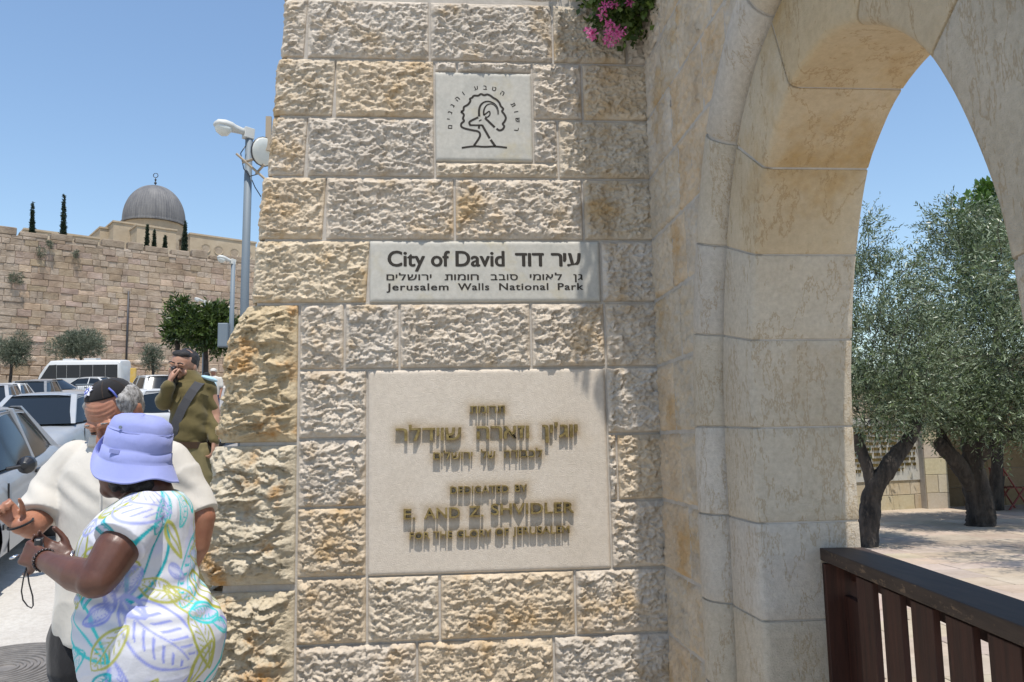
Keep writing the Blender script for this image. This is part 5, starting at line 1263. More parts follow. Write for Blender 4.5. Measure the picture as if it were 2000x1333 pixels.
def hand(wrist, tip_dir, palm_n, size=1., curl=(.5, .6, .7, .7), side=1, thumb=.6, spread=.10):
    """palm + four fingers of unequal length + thumb as tapered capsules. palm_n: direction the palm faces; side: +1 thumb on the cross(tip,palm) side"""
    w_ = Vector(wrist); d = Vector(tip_dir).normalized(); n = Vector(palm_n).normalized(); n = (n - d * n.dot(d)).normalized(); s = d.cross(n) * side; k = size; out = []
    for q in (-.030, -.011, .010, .029): out.append(caps(w_ + s * q * .6 * k, .0165 * k, w_ + d * .082 * k + s * q * k, .0125 * k))
    lens = (.062, .075, .080, .070)
    for i, (q, L, cu) in enumerate(zip((-.031, -.0105, .0105, .031), lens, curl)):
        p = w_ + d * .088 * k + s * q * k; a = 0; r = .0092 * k; dd_ = (d + s * q * spread * 12).normalized()
        for j, f in enumerate((.45, .32, .25)):
            a += cu * (1.0 if j == 0 else 1.15); dv_ = (dd_ * math.cos(a) + n * math.sin(a)).normalized(); p2 = p + dv_ * L * f * k; out.append(caps(p, r, p2, r * .92, 10)); p = p2; r *= .93
    p = w_ + d * .025 * k + s * .028 * k; 
    for L, a, r in ((.040, .75, .0135), (.030, .45, .0115), (.026, .25, .0100)):
        dv_ = (d * math.cos(a) + s * math.sin(a) + n * thumb * .6).normalized(); p2 = p + dv_ * L * k; out.append(caps(p, r * k, p2, r * .92 * k, 10)); p = p2
    return out
def WP(px, py, y): return Vector(W(px, py, y))

# ---------------------------------------------------------------- the woman in the lavender hat
yw = -1.15
wg = ground_at(300, yw, 1300); wm = empty('person', wg, 'woman in a lavender sun hat and leaf-print tunic holding a small camera on a cord', 'person'); WL = wm.location
def sec(px, py, y, rxpx, ry, yaw=0): s_ = FPX / (y + 3.75) * 1.0; p = W(px, py, y); return (tuple(p), rxpx / s_ / 1.06, ry, yaw)
tun = [sec(295, 1330, yw, 116, .195), sec(297, 1290, yw, 128, .215), sec(297, 1235, yw, 136, .225), sec(287, 1185, yw, 124, .215), sec(274, 1140, yw, 108, .195), sec(268, 1095, yw, 107, .19), sec(272, 1040, yw, 98, .195), sec(287, 1002, yw, 82, .19), sec(299, 976, yw, 60, .155), sec(302, 958, yw, 38, .095)]
shL = WP(272, 1008, yw - .15); shR = WP(300, 1000, yw + .17)
elb = WP(196, 1128, yw - .26); wr = WP(84, 1093, yw - .10)
sleeve = [caps(WP(285, 1000, yw - .11), .058, shL.lerp(elb, .15), .070), cone([shL, shL.lerp(elb, .25), WP(232, 1062, yw - .215)], [.066, .074, .076])]
sleeveR = [caps(shR, .075, WP(268, 1060, yw + .2), .075)]
# ---- leaf print
rsd = np.random.RandomState(11)
def leafprint(V, N, me):
    cx, cy = WL.x, yw
    th = np.arctan2(V[:, 0] - float(W(285, 1100, yw)[0]), -(V[:, 1] - yw)); u = th * .215; v = V[:, 2]
    c = np.tile(np.array([.58, .58, .62]), (len(V), 1))
    n_ = fbm(np.stack([u * 9, v * 9, u * 0], 1), 5, 3); m_ = np.clip((n_ - .35) * 3, 0, 1)[:, None]; c = c * (1 - m_ * .35) + np.array([.42, .44, .74]) * m_ * .35
    cols = [(.03,.42,.43), (.36,.37,.06), (.27,.30,.62), (.05,.50,.50), (.40,.40,.10), (.04,.46,.47), (.02,.33,.38), (.30,.33,.60)]
    z0, z1 = WL.z + .5, WL.z + 1.5; items = []
    zlo = v.min(); zhi = v.max()
    for i in range(520): items.append((rsd.uniform(-.68, .68), rsd.uniform(zlo, zhi), rsd.choice([.05, .075, .10, .13]) * rsd.uniform(.85, 1.15), rsd.uniform(.32, .5), rsd.uniform(0, math.pi * 2), cols[rsd.randint(len(cols))], rsd.randint(3)))
    kept = []
    for it in items:
        if all(math.hypot(it[0] - q[0], it[1] - q[1]) > (it[2] + q[2]) * .42 for q in kept): kept.append(it)
    for (lu, lv, L, asp, an, cc, st) in kept:
        du = u - lu; dv_ = v - lv; m0 = (np.abs(du) < L * 1.3) & (np.abs(dv_) < L * 1.3)
        if not m0.any(): continue
        du = du[m0]; dv_ = dv_[m0]; x = (du * math.cos(an) + dv_ * math.sin(an)) / L; y = (-du * math.sin(an) + dv_ * math.cos(an)) / L
        x = x + .05 * np.sin(y * 9 + lu * 40); hw = asp * np.clip(1 - x * x, 0, 1) ** .8 * (1 + .25 * x); wl = (.0038 + .0026 * (st == 0)) / L
        aa = .0035 / L; ss_ = lambda d, w_: np.clip((w_ - d) / aa + .5, 0, 1)
        ok = (np.abs(x) < 1.02); edge = ss_(np.abs(np.abs(y) - hw), wl) * ok; rib = ss_(np.abs(y - .04 * np.sin(x * 4)), wl * .6) * ((x > -1) & (x < .8))
        fr = ((np.abs(y) * 1.3 - x) * 4.2) % 1.0; vein = ss_(np.abs(fr - .5) / 4.2, .034) * ((np.abs(y) < hw * .72) & (np.abs(y) > .07))
        if st == 0: a = np.maximum(edge, rib)
        elif st == 1: a = np.maximum(np.maximum(edge, rib), vein)
        else: a = np.maximum(np.maximum(edge, ss_(np.abs(np.abs(y) - hw * .62), wl * .6) * (np.abs(x) < .8)), vein * (x > -.4))
        idx = np.where(m0)[0]; ins = (np.abs(y) < hw) & ok
        if st == 2: c[idx[ins]] = c[idx[ins]] * .55 + np.array([.45, .48, .76]) * .45
        c[idx] = c[idx] * (1 - a[:, None]) + np.array(cc) * a[:, None]
    at = me.attributes.new('print', 'FLOAT_COLOR', 'POINT'); at.data.foreach_set('color', np.concatenate([c, np.ones((len(c), 1))], 1).astype(np.float32).ravel()); return None
m = M['tunic'] = mat('leaf_print_cotton', rough=.8, spec=.25); b = NB(m); at = b.n('ShaderNodeAttribute', attribute_name='print'); b.base(at.outputs['Color']); n1 = b.bump(b.noise(b.pos(), 500, 2), .2, .0008); b.bump(b.noise(b.pos(), 13, 4, .6), .35, .012, n1)
fw = folds(.0045, 4, 6, 3)
def fold_w(V, N):
    # drapery pulls from the bust and gathers over the hip
    z = V[:, 2]; a = np.arctan2(V[:, 0] - float(W(285, 1100, yw)[0]), -(V[:, 1] - yw)); hip = np.exp(-((z - float(W(290, 1165, yw)[2])) / .07) ** 2)
    return fw(V, N) + .004 * hip * np.sin(z * 120 + 3 * np.sin(a * 2)) + .003 * np.sin(a * 9 + z * 8) * sstep(float(W(290, 1180, yw)[2]), float(W(290, 1320, yw)[2]), z)
def wpost(V, N, me):
    if 'print' not in me.attributes: leafprint(V, N, me)
    return None
blob('tunic', [ell_loft(tun), *sleeve, *sleeveR], .0042, 'tunic', wm, 5, fold_w, wpost)
# ---- her body in one skin: head, neck, torso, arms, hands, legs
hc = WP(258, 905, yw); S = FPX / (yw + 3.75)
body = [ell_loft([sec(297, 1345, yw, 98, .17), sec(297, 1235, yw, 120, .20), sec(272, 1100, yw, 92, .17), sec(292, 1000, yw, 70, .15), sec(298, 962, yw, 45, .09)]),
        caps(WP(297, 965, yw), .062, WP(272, 925, yw), .058), ball(hc, (.084, .076, .104)), ball(WP(240, 925, yw), (.068, .062, .075)), caps(WP(206, 912, yw), .006, WP(201, 922, yw), .012), caps(WP(207, 936, yw - .005), .012, WP(207, 937, yw + .02), .012), caps(WP(208, 944, yw - .005), .012, WP(208, 944, yw + .02), .012), ball(WP(216, 955, yw), (.03, .032, .028)), ball(WP(209, 905, yw - .03), (.018, .02, .014)), ball(WP(262, 915, yw - .075), (.016, .010, .028))]
arm = [caps(shL.lerp(elb, .12), .050, WP(228, 1075, yw - .215), .060), caps(WP(228, 1075, yw - .215), .060, WP(200, 1120, yw - .25), .052), caps(WP(200, 1120, yw - .25), .052, WP(185, 1135, yw - .26), .046), caps(WP(192, 1132, yw - .26), .048, WP(150, 1122, yw - .21), .046), caps(WP(150, 1122, yw - .21), .046, WP(112, 1105, yw - .155), .034), caps(WP(112, 1105, yw - .155), .034, wr, .0265)]
armR = [caps(shR, .05, WP(215, 1110, yw + .16), .05), caps(WP(215, 1110, yw + .16), .046, WP(150, 1096, yw + .03), .026), caps(WP(150, 1096, yw + .03), .026, WP(140, 1094, yw + .0), .024)]
hL = hand(wr, (WP(38, 1076, yw - .06) - wr), (.25, .9, -.2), .86, (1.0, 1.05, 1.0, .75), side=1, thumb=.9)
hR = hand(WP(140, 1094, yw), (WP(88, 1074, yw - .02) - WP(140, 1094, yw)), (-.1, -.75, .6), .84, (.35, .35, .4, .4), side=1, thumb=.4)
legs = []
for sg_ in (-1, 1):
    hp = WP(297, 1345, yw) + Vector((0, sg_ * .09, 0)); kn = Vector((wg[0] + .01, yw + sg_ * .09, wg[2] + .45)); an = Vector((wg[0] + .03, yw + sg_ * .09, wg[2] + .08)); legs += [caps(hp, .10, kn, .065), caps(kn, .065, an, .04), caps(an, .04, an + Vector((-.14, 0, -.04)), .03)]
blob('body', body + arm + armR + hL + hR + legs, .0048, 'skin_dark', wm, 3)
# trousers
tr = []
for sg_ in (-1, 1):
    hp = WP(297, 1320, yw) + Vector((0, sg_ * .09, 0)); kn = Vector((wg[0] + .01, yw + sg_ * .095, wg[2] + .45)); tr += [caps(hp, .12, kn, .085), caps(kn, .085, Vector((wg[0] + .03, yw + sg_ * .095, wg[2] + .14)), .07)]
blob('trousers', [ell_loft([sec(297, 1352, yw, 100, .18), sec(297, 1325, yw, 112, .195), sec(297, 1300, yw, 112, .19)])] + tr, .011, 'navy', wm, 4, folds(.004))
# hair
rh = np.random.RandomState(2); hp_ = []
for i in range(46):
    px, py = rh.uniform(216, 306), rh.uniform(922, 968)
    if px < 232 and py < 930: continue
    if (px > 285) and py > 958: continue
    hp_.append(ball(WP(px, py, yw + rh.uniform(-.08, .07)), rh.uniform(.016, .026)))
hp_.append(ball(WP(270, 926, yw), (.086, .082, .068)))
hp_ = [q for q in hp_]
blob('hair', hp_, .006, 'hair_dark', wm, 2, lambda V, N: .007 * fbm(V * 55, 3, 3))
# hat
ht = WP(266, 890, yw); tiltm = Matrix.Rotation(R(11), 3, 'Y') @ Matrix.Rotation(R(6), 3, 'X')
prof = [(.002, .128), (.035, .127), (.062, .122), (.080, .112), (.087, .100), (.0895, .085), (.0905, .080), (.0925, .0795), (.095, .050), (.0965, .030), (.0955, .0225), (.0985, .022), (.101, .0), (.104, -.010)]
nb = 96; rings = []
def brim(a, t):  # a angle (0=+x back), t 0..1 along brim
    front = math.exp(-((a - math.pi * .98) / .62) ** 2); r = .104 + (.030 - .024 * front) * t; z = -.010 - .046 * t - .012 * t * math.sin(a * 3 + .5) + front * (.105 * t)
    r -= front * .012 * t; return r, z
for r, z in prof:
    rings.append([(r * math.cos(a) * 1.05 * (1 + .012 * math.sin(3 * a + z * 60)), r * math.sin(a) * (1 + .02 * math.sin(2 * a + z * 30)), z + .0025 * math.sin(a * 5 + z * 80) * (z > 0)) for a in np.linspace(0, 2 * math.pi, nb, endpoint=False)])
bt = [0.02, .12, .2, .28, .36, .44, .52, .60, .68, .76, .84, .90, .93, .96, 1.0]
for i, t in enumerate(bt):
    st = .0012 * (1 if i % 2 else -1)
    rings.append([((lambda rz: ((rz[0]) * math.cos(a) * 1.05, rz[0] * math.sin(a), rz[1] + st + .003 * math.sin(a * 7 + 1) * t))(brim(a, t))) for a in np.linspace(0, 2 * math.pi, nb, endpoint=False)])
for t in (1.0, .9, .5, .1):
    rings.append([((lambda rz: ((rz[0] - .002) * math.cos(a) * 1.05, (rz[0] - .002) * math.sin(a), rz[1] - .004 + .003 * math.sin(a * 7 + 1) * t))(brim(a, t))) for a in np.linspace(0, 2 * math.pi, nb, endpoint=False)])
for r, z in reversed(prof[:-1]): rings.append([((max(r - .003, .001)) * math.cos(a) * 1.05, (max(r - .003, .001)) * math.sin(a), z - .003) for a in np.linspace(0, 2 * math.pi, nb, endpoint=False)])
rings = [[tuple(ht + tiltm @ (Vector(p) * .96)) for p in rg_] for rg_ in rings]
V, F = loft(rings, cap=False); hat = obj('sun_hat', new_mesh('sun_hat', V, F, True), M['hat'], wm); loc_shift(hat, WL)
mb = MB(); p = ht + tiltm @ Vector((-.030, -.093, .018)); mb.box((-.014, -.002, -.006), (.014, .001, .006), Matrix.Translation(p) @ tiltm.to_4x4()); o = mb.build('label_tab', M['hat']); o.parent = hat
mb = MB(); mb.disc(ht + tiltm @ Vector((-.030, -.0845, .088)), tiltm @ Vector((-.3, -1, .1)), .005, .003, 12); o = mb.build('eyelet', M['steel']); o.parent = hat
# seams as thin piping
for zz, rr_ in ((.0770, .0876),):
    mb = MB(); mb.tube([ht + tiltm @ Vector((rr_ * 1.052 * math.cos(a), rr_ * math.sin(a) * 1.0, zz)) for a in np.linspace(0, 2 * math.pi, 60)], .0010, 5); o = mb.build('piping', M['hat'], None, True); o.parent = hat
# bracelets, ring, camera, cord
def ringobj(name, c, ax, r, th, mtl, parent, squash=1.):
    c = Vector(c); ax = Vector(ax).normalized(); u = ax.orthogonal().normalized(); v = ax.cross(u); mb = MB(); n = 28
    pts = [c + u * math.cos(a) * r + v * math.sin(a) * r * squash for a in np.linspace(0, 2 * math.pi, n + 1)]; mb.tube(pts, th, 6); o = mb.build(name, M[mtl], parent, True); loc_shift(o, parent.location if parent.parent is None else WL); return o
M['bead'] = mat('dark_beads', (.05,.04,.04), .2, .6); M['silverm'] = mat('silver_metal', (.6,.6,.6), .25, 1)
ax = (Vector(WP(112, 1105, yw - .155)) - wr)
for k_ in range(20):
    c0 = Vector(wr) + ax * .12; axn = ax.normalized(); u = axn.orthogonal().normalized(); v = axn.cross(u); a = k_ * 2 * math.pi / 20
    if k_ == 0: mbr = MB()
    V, F = ball(c0 + (u * math.cos(a) + v * math.sin(a)) * .0295, .0048); mbr.add(V, F)
loc_shift(mbr.build('bracelet', M['bead'], wm, True, kind='stuff'), WL)
ringobj('bangle', WP(143, 1095, yw + .005), (1, .2, .05), .027, .005, 'silverm', wm); ringobj('bangle', WP(148, 1096, yw + .012), (1, .2, .05), .028, .004, 'bead', wm)
ringobj('ring', WP(28, 1088, yw - .11), (.3, .2, -1), .0105, .003, 'silverm', wm)
cmr = empty('camera', WP(74, 1068, yw - .05), 'small dark folded camera with a thin wrist cord held between the woman\'s hands', 'camera'); CML = cmr.location
mb = MB(); mb.chbox((-.008, -.03, -.022), (.012, .03, .030), .004, Matrix.Translation(WP(74, 1072, yw - .06)) @ Matrix.Rotation(R(20), 4, 'Z')); o = mb.build('case', M['black'], cmr, bevel=.002); loc_shift(o, CML)
mb = MB(); mb.tube([WP(66, 1062, yw - .07), WP(72, 1055, yw - .07), WP(82, 1058, yw - .06), WP(85, 1070, yw - .05)], .0016, 5); loc_shift(mb.build('frame_wire', M['silverm'], cmr), CML)
cord = [WP(*q, yw - .08) for q in ((52, 1108), (46, 1130), (42, 1155), (45, 1172), (54, 1184), (62, 1188), (65, 1183), (64, 1165), (57, 1140), (53, 1112))]
mb = MB(); mb.tube(cord, .0021, 6); loc_shift(mb.build('wrist_cord', M['black'], cmr, True), CML)

# ---------------------------------------------------------------- the man in the white shirt
ym_ = -.80
mg = ground_at(245, ym_, 1300); mg[2] -= 0.0; mn = empty('person', mg, 'grey-haired man in a loose off-white shirt and black skullcap bowing his head', 'person'); NL = mn.location
def msec(px, py, y, rxpx, ry, yaw=0): s_ = FPX / (y + 3.75); p = W(px, py, y); return (tuple(p), rxpx / s_ / 1.06, ry, yaw)
tor = [msec(248, 1243, ym_, 128, .17), msec(248, 1200, ym_, 130, .175), msec(250, 1130, ym_, 130, .175), msec(248, 1050, ym_, 126, .17), msec(242, 985, ym_, 122, .165), msec(240, 930, ym_, 118, .145), msec(240, 898, ym_, 108, .12), msec(238, 872, ym_, 76, .095), msec(236, 856, ym_, 48, .075)]
rsh = WP(122, 925, ym_ - .0); rel = WP(76, 1012, ym_ - .06)
lsh = WP(354, 925, ym_); lel = WP(400, 1015, ym_ - .03)
shirt = [ell_loft(tor), caps(WP(150, 900, ym_), .072, rsh.lerp(rel, .2), .070), cone([rsh, rsh.lerp(rel, .5), WP(82, 1008, ym_ - .07)], [.068, .072, .078]), caps(WP(328, 900, ym_), .070, WP(354, 937, ym_), .066), cone([WP(350, 925, ym_), WP(372, 965, ym_), WP(392, 1006, ym_ - .02)], [.066, .062, .064])]
def fold_m(V, N):
    a = folds(.007, 3, 3, 21, (1, 0, .6))(V, N); z = V[:, 2]; x = V[:, 0]; return a + .004 * np.sin(x * 55 + 2.5 * np.sin(z * 9)) * sstep(WP(240, 1000, ym_).z, WP(240, 1220, ym_).z, z) + .003 * np.sin((x * .7 + z) * 90) * np.exp(-((z - WP(100, 960, ym_).z) / .06) ** 2)
blob('shirt', shirt, .0055, 'linen', mn, 6, fold_m)
mb = MB(); mb.tube([WP(205, 862, ym_ - .10), WP(198, 900, ym_ - .165), WP(196, 1000, ym_ - .185), WP(197, 1100, ym_ - .19)], .003, 5); loc_shift(mb.build('placket', M['linen'], mn), NL)
mb = MB(); V, F = ell_loft([msec(234, 872, ym_ - .02, 58, .095), msec(230, 850, ym_ - .03, 50, .082)], 30, 3); loc_shift(obj('collar', new_mesh('collar', V, F, True), M['linen'], mn), NL)
hd = WP(222, 806, ym_ - .05); hrot = Matrix.Rotation(R(-18), 3, 'Z') @ Matrix.Rotation(R(38), 3, 'X') @ Matrix.Rotation(R(-6), 3, 'Y')
def HV(x, y, z): return hd + hrot @ Vector((x, y, z))
ball_r = lambda c, r: ball(c, r, hrot)
skull = [ball_r(HV(0, .012, .012), (.081, .098, .092)), ball_r(HV(0, -.018, -.045), (.064, .074, .078)), ball_r(HV(0, -.045, -.088), (.036, .036, .03)),
         caps(HV(0, -.088, -.008), .008, HV(0, -.112, -.040), .0135), ball_r(HV(.013, -.098, -.043), (.010, .011, .008)), ball_r(HV(-.013, -.098, -.043), (.010, .011, .008)),
         caps(HV(-.045, -.080, .010), .010, HV(-.012, -.092, .008), .009), caps(HV(.045, -.080, .010), .010, HV(.012, -.092, .008), .009), ball_r(HV(.032, -.078, -.012), (.015, .012, .010)), ball_r(HV(-.032, -.078, -.012), (.015, .012, .010)),
         caps(HV(-.022, -.088, -.068), .006, HV(.022, -.088, -.068), .006), caps(HV(-.018, -.086, -.078), .007, HV(.018, -.086, -.078), .007), ball_r(HV(-.048, -.055, -.035), (.022, .022, .022)), ball_r(HV(.048, -.055, -.035), (.022, .022, .022)),
         ball_r(HV(.084, .012, -.015), (.008, .020, .034)), ball_r(HV(-.084, .012, -.015), (.008, .020, .034)), ball_r(HV(.090, .018, -.002), (.007, .014, .017)), ball_r(HV(-.090, .018, -.002), (.007, .014, .017)),
         caps(HV(0, .02, -.06), .058, WP(240, 872, ym_ + .03), .062)]
mbody = skull + [ell_loft([msec(248, 1243, ym_, 100, .13), msec(242, 985, ym_, 100, .13), msec(240, 905, ym_, 80, .09), msec(238, 868, ym_, 42, .055)])]
rwr = WP(40, 1026, ym_ - .17)
mbody += [caps(rsh, .046, rel, .044), caps(rel, .046, WP(62, 1026, ym_ - .12), .044), caps(WP(62, 1026, ym_ - .12), .042, rwr, .030), *hand(rwr, (-.62, -.15, .75), (.45, -1, .1), .76, (1.05, 1.0, .95, .9), side=1, thumb=1.8, spread=.05)]
mbody += [caps(lsh.lerp(lel, .2), .043, WP(394, 1010, ym_ - .02), .046), caps(WP(394, 1010, ym_ - .02), .046, WP(388, 1068, ym_ - .02), .036), caps(WP(388, 1068, ym_ - .02), .034, WP(372, 1105, ym_ + .0), .028), *hand(WP(372, 1105, ym_), (-.4, 0, -.6), (-.7, .2, 0), .9, side=1)]
for sg_ in (-1, 1):
    hp = WP(235 + sg_ * 55, 1243, ym_ + .02); kn = Vector((mg[0] + sg_ * .12, ym_, mg[2] + .42)); an = Vector((mg[0] + sg_ * .13, ym_ + .03, mg[2] + .08)); mbody += [caps(hp, .09, kn, .06), caps(kn, .06, an, .04), caps(an, .038, an + Vector((sg_ * .03, -.15, -.045)), .03)]
def wrinkle(V, N):
    loc = (V - np.array(hd)) @ np.array(hrot); m_ = (np.abs(loc[:, 0]) < .06) & (loc[:, 1] < -.04) & (loc[:, 2] > .015) & (loc[:, 2] < .075)
    return np.where(m_, .0013 * np.sin(loc[:, 2] * 480 + 2 * np.sin(loc[:, 0] * 40)), 0)
blob('body', mbody, .0048, 'skin_tan', mn, 3, wrinkle)
# eyes
for sx1 in (-.032, .032):
    V, F = ball_r(HV(sx1, -.083, -.016), (.011, .009, .005)); loc_shift(obj('eye', new_mesh('eye', V, F, True), M['hair_dark'], mn), NL)
    mb = MB(); mb.tube([HV(sx1 - .018, -.086, .014), HV(sx1, -.094, .019), HV(sx1 + .016, -.086, .014)], [.0015, .003, .0015], 6); loc_shift(mb.build('eyebrow', M['hair_grey'], mn, True), NL)
hair = [ball_r(HV(0, .022, .010), (.0875, .097, .086)), ball_r(HV(.062, .02, .028), (.034, .060, .048)), ball_r(HV(-.062, .02, .028), (.034, .060, .048))]
blob('hair', hair, .005, 'hair_grey', mn, 1, lambda V, N: .003 * fbm(V * 70, 6, 3))
# skull cap, six-panel dome, with star and clip
kc = HV(.0, .022, .060); krot = hrot @ Matrix.Rotation(R(-16), 3, 'X'); rings = []
for r, z in ((.076, .000), (.075, .006), (.069, .020), (.056, .034), (.040, .044), (.020, .050), (.002, .052)): rings.append([tuple(kc + krot @ Vector((r * math.cos(a) * (1 - .03 * abs(math.sin(3 * a))), r * math.sin(a) * 1.05 * (1 - .03 * abs(math.sin(3 * a))), z))) for a in np.linspace(0, 2 * math.pi, 60, endpoint=False)])
V, F = loft(rings); M['velvet'] = cloth('black_velvet', (.010,.009,.010)); kp = obj('skullcap', new_mesh('skullcap', V, F, True), M['velvet'], mn); loc_shift(kp, NL)
def onrim(px, py, size, name, shape, mtl, off=.001):
    pass
def kappt(a, r, z, lift=.0): return kc + krot @ Vector(((r + lift) * math.cos(a), (r + lift) * math.sin(a) * 1.05, z + lift * .6))
for k_ in range(6):
    a = k_ * math.pi / 3; mb = MB(); mb.tube([kappt(a, r, z, .0003) for r, z in ((.075, .005), (.069, .020), (.056, .034), (.040, .044), (.020, .050))], .0009, 4); o = mb.build('seam', M['belt']); o.parent = kp
M['starw'] = mat('white_embroidery', (.68,.69,.78), .8); M['starb'] = mat('blue_embroidery', (.10,.13,.45), .7)
def domept(v, k=1.03):
    """push a point of cap space onto the cap's surface"""
    v = Vector(v); q = math.sqrt((v.x / .075) ** 2 + (v.y / .079) ** 2 + ((v.z) / .053) ** 2); return kc + krot @ (v / q * k)
sa = -1.95; sc_ = Vector((.060 * math.cos(sa), .063 * math.sin(sa), .034)); sn_ = sc_.normalized(); su_ = Vector((0, 0, 1)).cross(sn_).normalized(); sv_ = sn_.cross(su_)
def star(rad, inner, k):
    P = [sc_ + (su_ * math.sin(q * math.pi / 6 + .2) + sv_ * math.cos(q * math.pi / 6 + .2)) * (rad if q % 2 == 0 else rad * inner) for q in range(12)]; top = [domept(p, k) for p in P] + [domept(sc_, k + .02)]; bot = [domept(p, k - .06) for p in P]
    return [tuple(p) for p in top + bot], [(q, (q + 1) % 12, 12) for q in range(12)] + [(q, 13 + q, 13 + (q + 1) % 12, (q + 1) % 12) for q in range(12)]
V, F = star(.022, .58, 1.05); o = obj('star_patch', new_mesh('star_patch', V, F), M['starw']); o.parent = kp
mb = MB()
for s2 in (0, 1):
    T3 = [domept(sc_ + (su_ * math.sin(q * 2 * math.pi / 3 + .2 + s2 * math.pi) + sv_ * math.cos(q * 2 * math.pi / 3 + .2 + s2 * math.pi)) * .0125, 1.085) for q in range(3)]; mb.tube(T3 + [T3[0]], .0011, 4)
o = mb.build('star_outline', M['starb']); o.parent = kp
mb = MB(); a_, b2_ = kappt(-.72, .064, .030, .003), kappt(-.55, .082, -.006, .004); mb.tube([a_, a_.lerp(b2_, .5) + Vector((0, 0, .003)), b2_], .0035, 6); o = mb.build('hair_clip', M['starb'], None, True); o.parent = kp
# trousers: black shorts with grey-blue legs below
tr = []; sh = []
for sg_ in (-1, 1):
    hp = WP(240 + sg_ * 68, 1262, ym_ + .0); kn = Vector((mg[0] + sg_ * .13, ym_, mg[2] + .42)); an = Vector((mg[0] + sg_ * .14, ym_ + .03, mg[2] + .10)); tr += [caps(hp, .11, kn, .10), caps(kn, .10, an, .085)]; sh += [caps(WP(240 + sg_ * 66, 1243, ym_), .125, WP(240 + sg_ * 70, 1290, ym_ - .02), .118)]
blob('trousers', tr, .012, 'denim', mn, 4, folds(.005)); blob('shorts', sh + [ell_loft([msec(246, 1295, ym_, 108, .14), msec(248, 1225, ym_, 112, .14)])], .009, 'blackcloth', mn, 3, folds(.003))
ringobj('watch_strap', rwr + Vector((0, 0, .004)), (-.25, -.3, .9), .036, .004, 'blackcloth', mn)

# ---------------------------------------------------------------- the soldier on the telephone
ys = 2.35; sg0 = ground_at(372, ys, 1180); sd_ = empty('person', sg0, 'young dark-haired soldier in olive drab uniform talking on a phone', 'person'); SDL = sd_.location
def ssec(px, py, rxpx, ry, y=ys): s_ = FPX / (y + 3.75); p = W(px, py, y); return (tuple(p), rxpx / s_ / 1.04, ry, 0)
jac = [ssec(370, 872, 35, .12), ssec(369, 862, 36, .125), ssec(371, 845, 38, .14), ssec(372, 810, 38, .135), ssec(373, 780, 39, .13), ssec(373, 757, 39, .115), ssec(374, 743, 32, .09), ssec(372, 733, 19, .07), ssec(369, 724, 15, .065)]
P_ = lambda a, b_, d=0.: WP(a, b_, ys + d)
jacket = [ell_loft(jac), caps(P_(336, 755), .062, P_(319, 787, -.10), .058), caps(P_(319, 787, -.10), .060, P_(327, 760, -.17), .046), caps(P_(327, 760, -.17), .046, P_(330, 752, -.18), .040), caps(P_(405, 757), .060, P_(415, 812, .02), .052), caps(P_(415, 812, .02), .052, P_(419, 858, -.05), .043)]
blob('jacket', jacket, .009, 'khaki', sd_, 4, lambda V, N: folds(.0065, 5, 6, 41, (1, 0, -.8))(V, N) + .005 * np.sin((V[:, 0] * .6 + V[:, 2]) * 52 + 2 * np.sin(V[:, 0] * 12)))
pan = []
for px1, px2, px3 in ((352, 350, 348), (392, 396, 396)):
    pan += [caps(P_(px1, 892), .098, P_(px2, 985), .088), caps(P_(px2, 985), .088, P_(px3, 1150), .065)]
blob('trousers', [ell_loft([ssec(371, 905, 39, .125), ssec(371, 866, 37, .118)])] + pan, .010, 'khaki2', sd_, 4, folds(.009, 5, 4, 44))
sh_ = P_(358, 716); shr = Matrix.Rotation(R(9), 3, 'X') @ Matrix.Rotation(R(-14), 3, 'Z') @ Matrix.Rotation(R(8), 3, 'Y')
def SV(x, y, z): return sh_ + shr @ Vector((x, y, z)) * 1.13
bl = lambda c, r: ball(c, tuple(q * 1.13 for q in r), shr)
sb = [bl(SV(0, .012, .025), (.075, .094, .085)), bl(SV(0, -.015, -.03), (.060, .072, .075)), bl(SV(0, -.045, -.092), (.034, .034, .026)), caps(SV(0, -.085, .0), .009, SV(0, -.108, -.032), .014), caps(SV(-.045, -.076, .017), .010, SV(.045, -.076, .017), .010), caps(SV(-.02, -.084, -.062), .009, SV(.02, -.084, -.062), .009), bl(SV(.078, .01, -.01), (.008, .02, .032)), bl(SV(-.078, .01, -.01), (.008, .02, .032)), bl(SV(-.045, -.055, -.03), (.02, .02, .02)), bl(SV(.045, -.055, -.03), (.02, .02, .02)),
      caps(SV(0, .02, -.06), .062, P_(372, 745), .068), ell_loft([ssec(371, 870, 30, .10), ssec(374, 780, 36, .11), ssec(374, 748, 30, .08)])]
wl_ = P_(331, 750, -.18); wr_ = P_(421, 858, -.05)
sb += [caps(P_(336, 755), .045, P_(319, 787, -.10), .045), caps(P_(319, 787, -.10), .045, wl_, .030), *hand(wl_, (P_(337, 725, -.15) - wl_), (.8, .5, .1), .95, (.7, .7, .7, .7), side=-1), caps(P_(409, 757), .045, P_(419, 812, .02), .045), caps(P_(419, 812, .02), .045, wr_, .030), *hand(wr_, (0, -.1, -1), (-.9, .2, 0), 1., (.5, .5, .5, .5), side=1)]
for px1, px3 in ((352, 348), (392, 396)):
    ft = Vector((W(px3, 1150, ys)[0], ys, sg0[2] + .06)); sb += [caps(P_(px1, 892), .08, P_(px3, 1150), .05), caps(P_(px3, 1150), .05, ft, .045), caps(ft, .045, ft + Vector((0, -.16, -.01)), .04)]
blob('body', sb, .008, 'skin_light', sd_, 2)
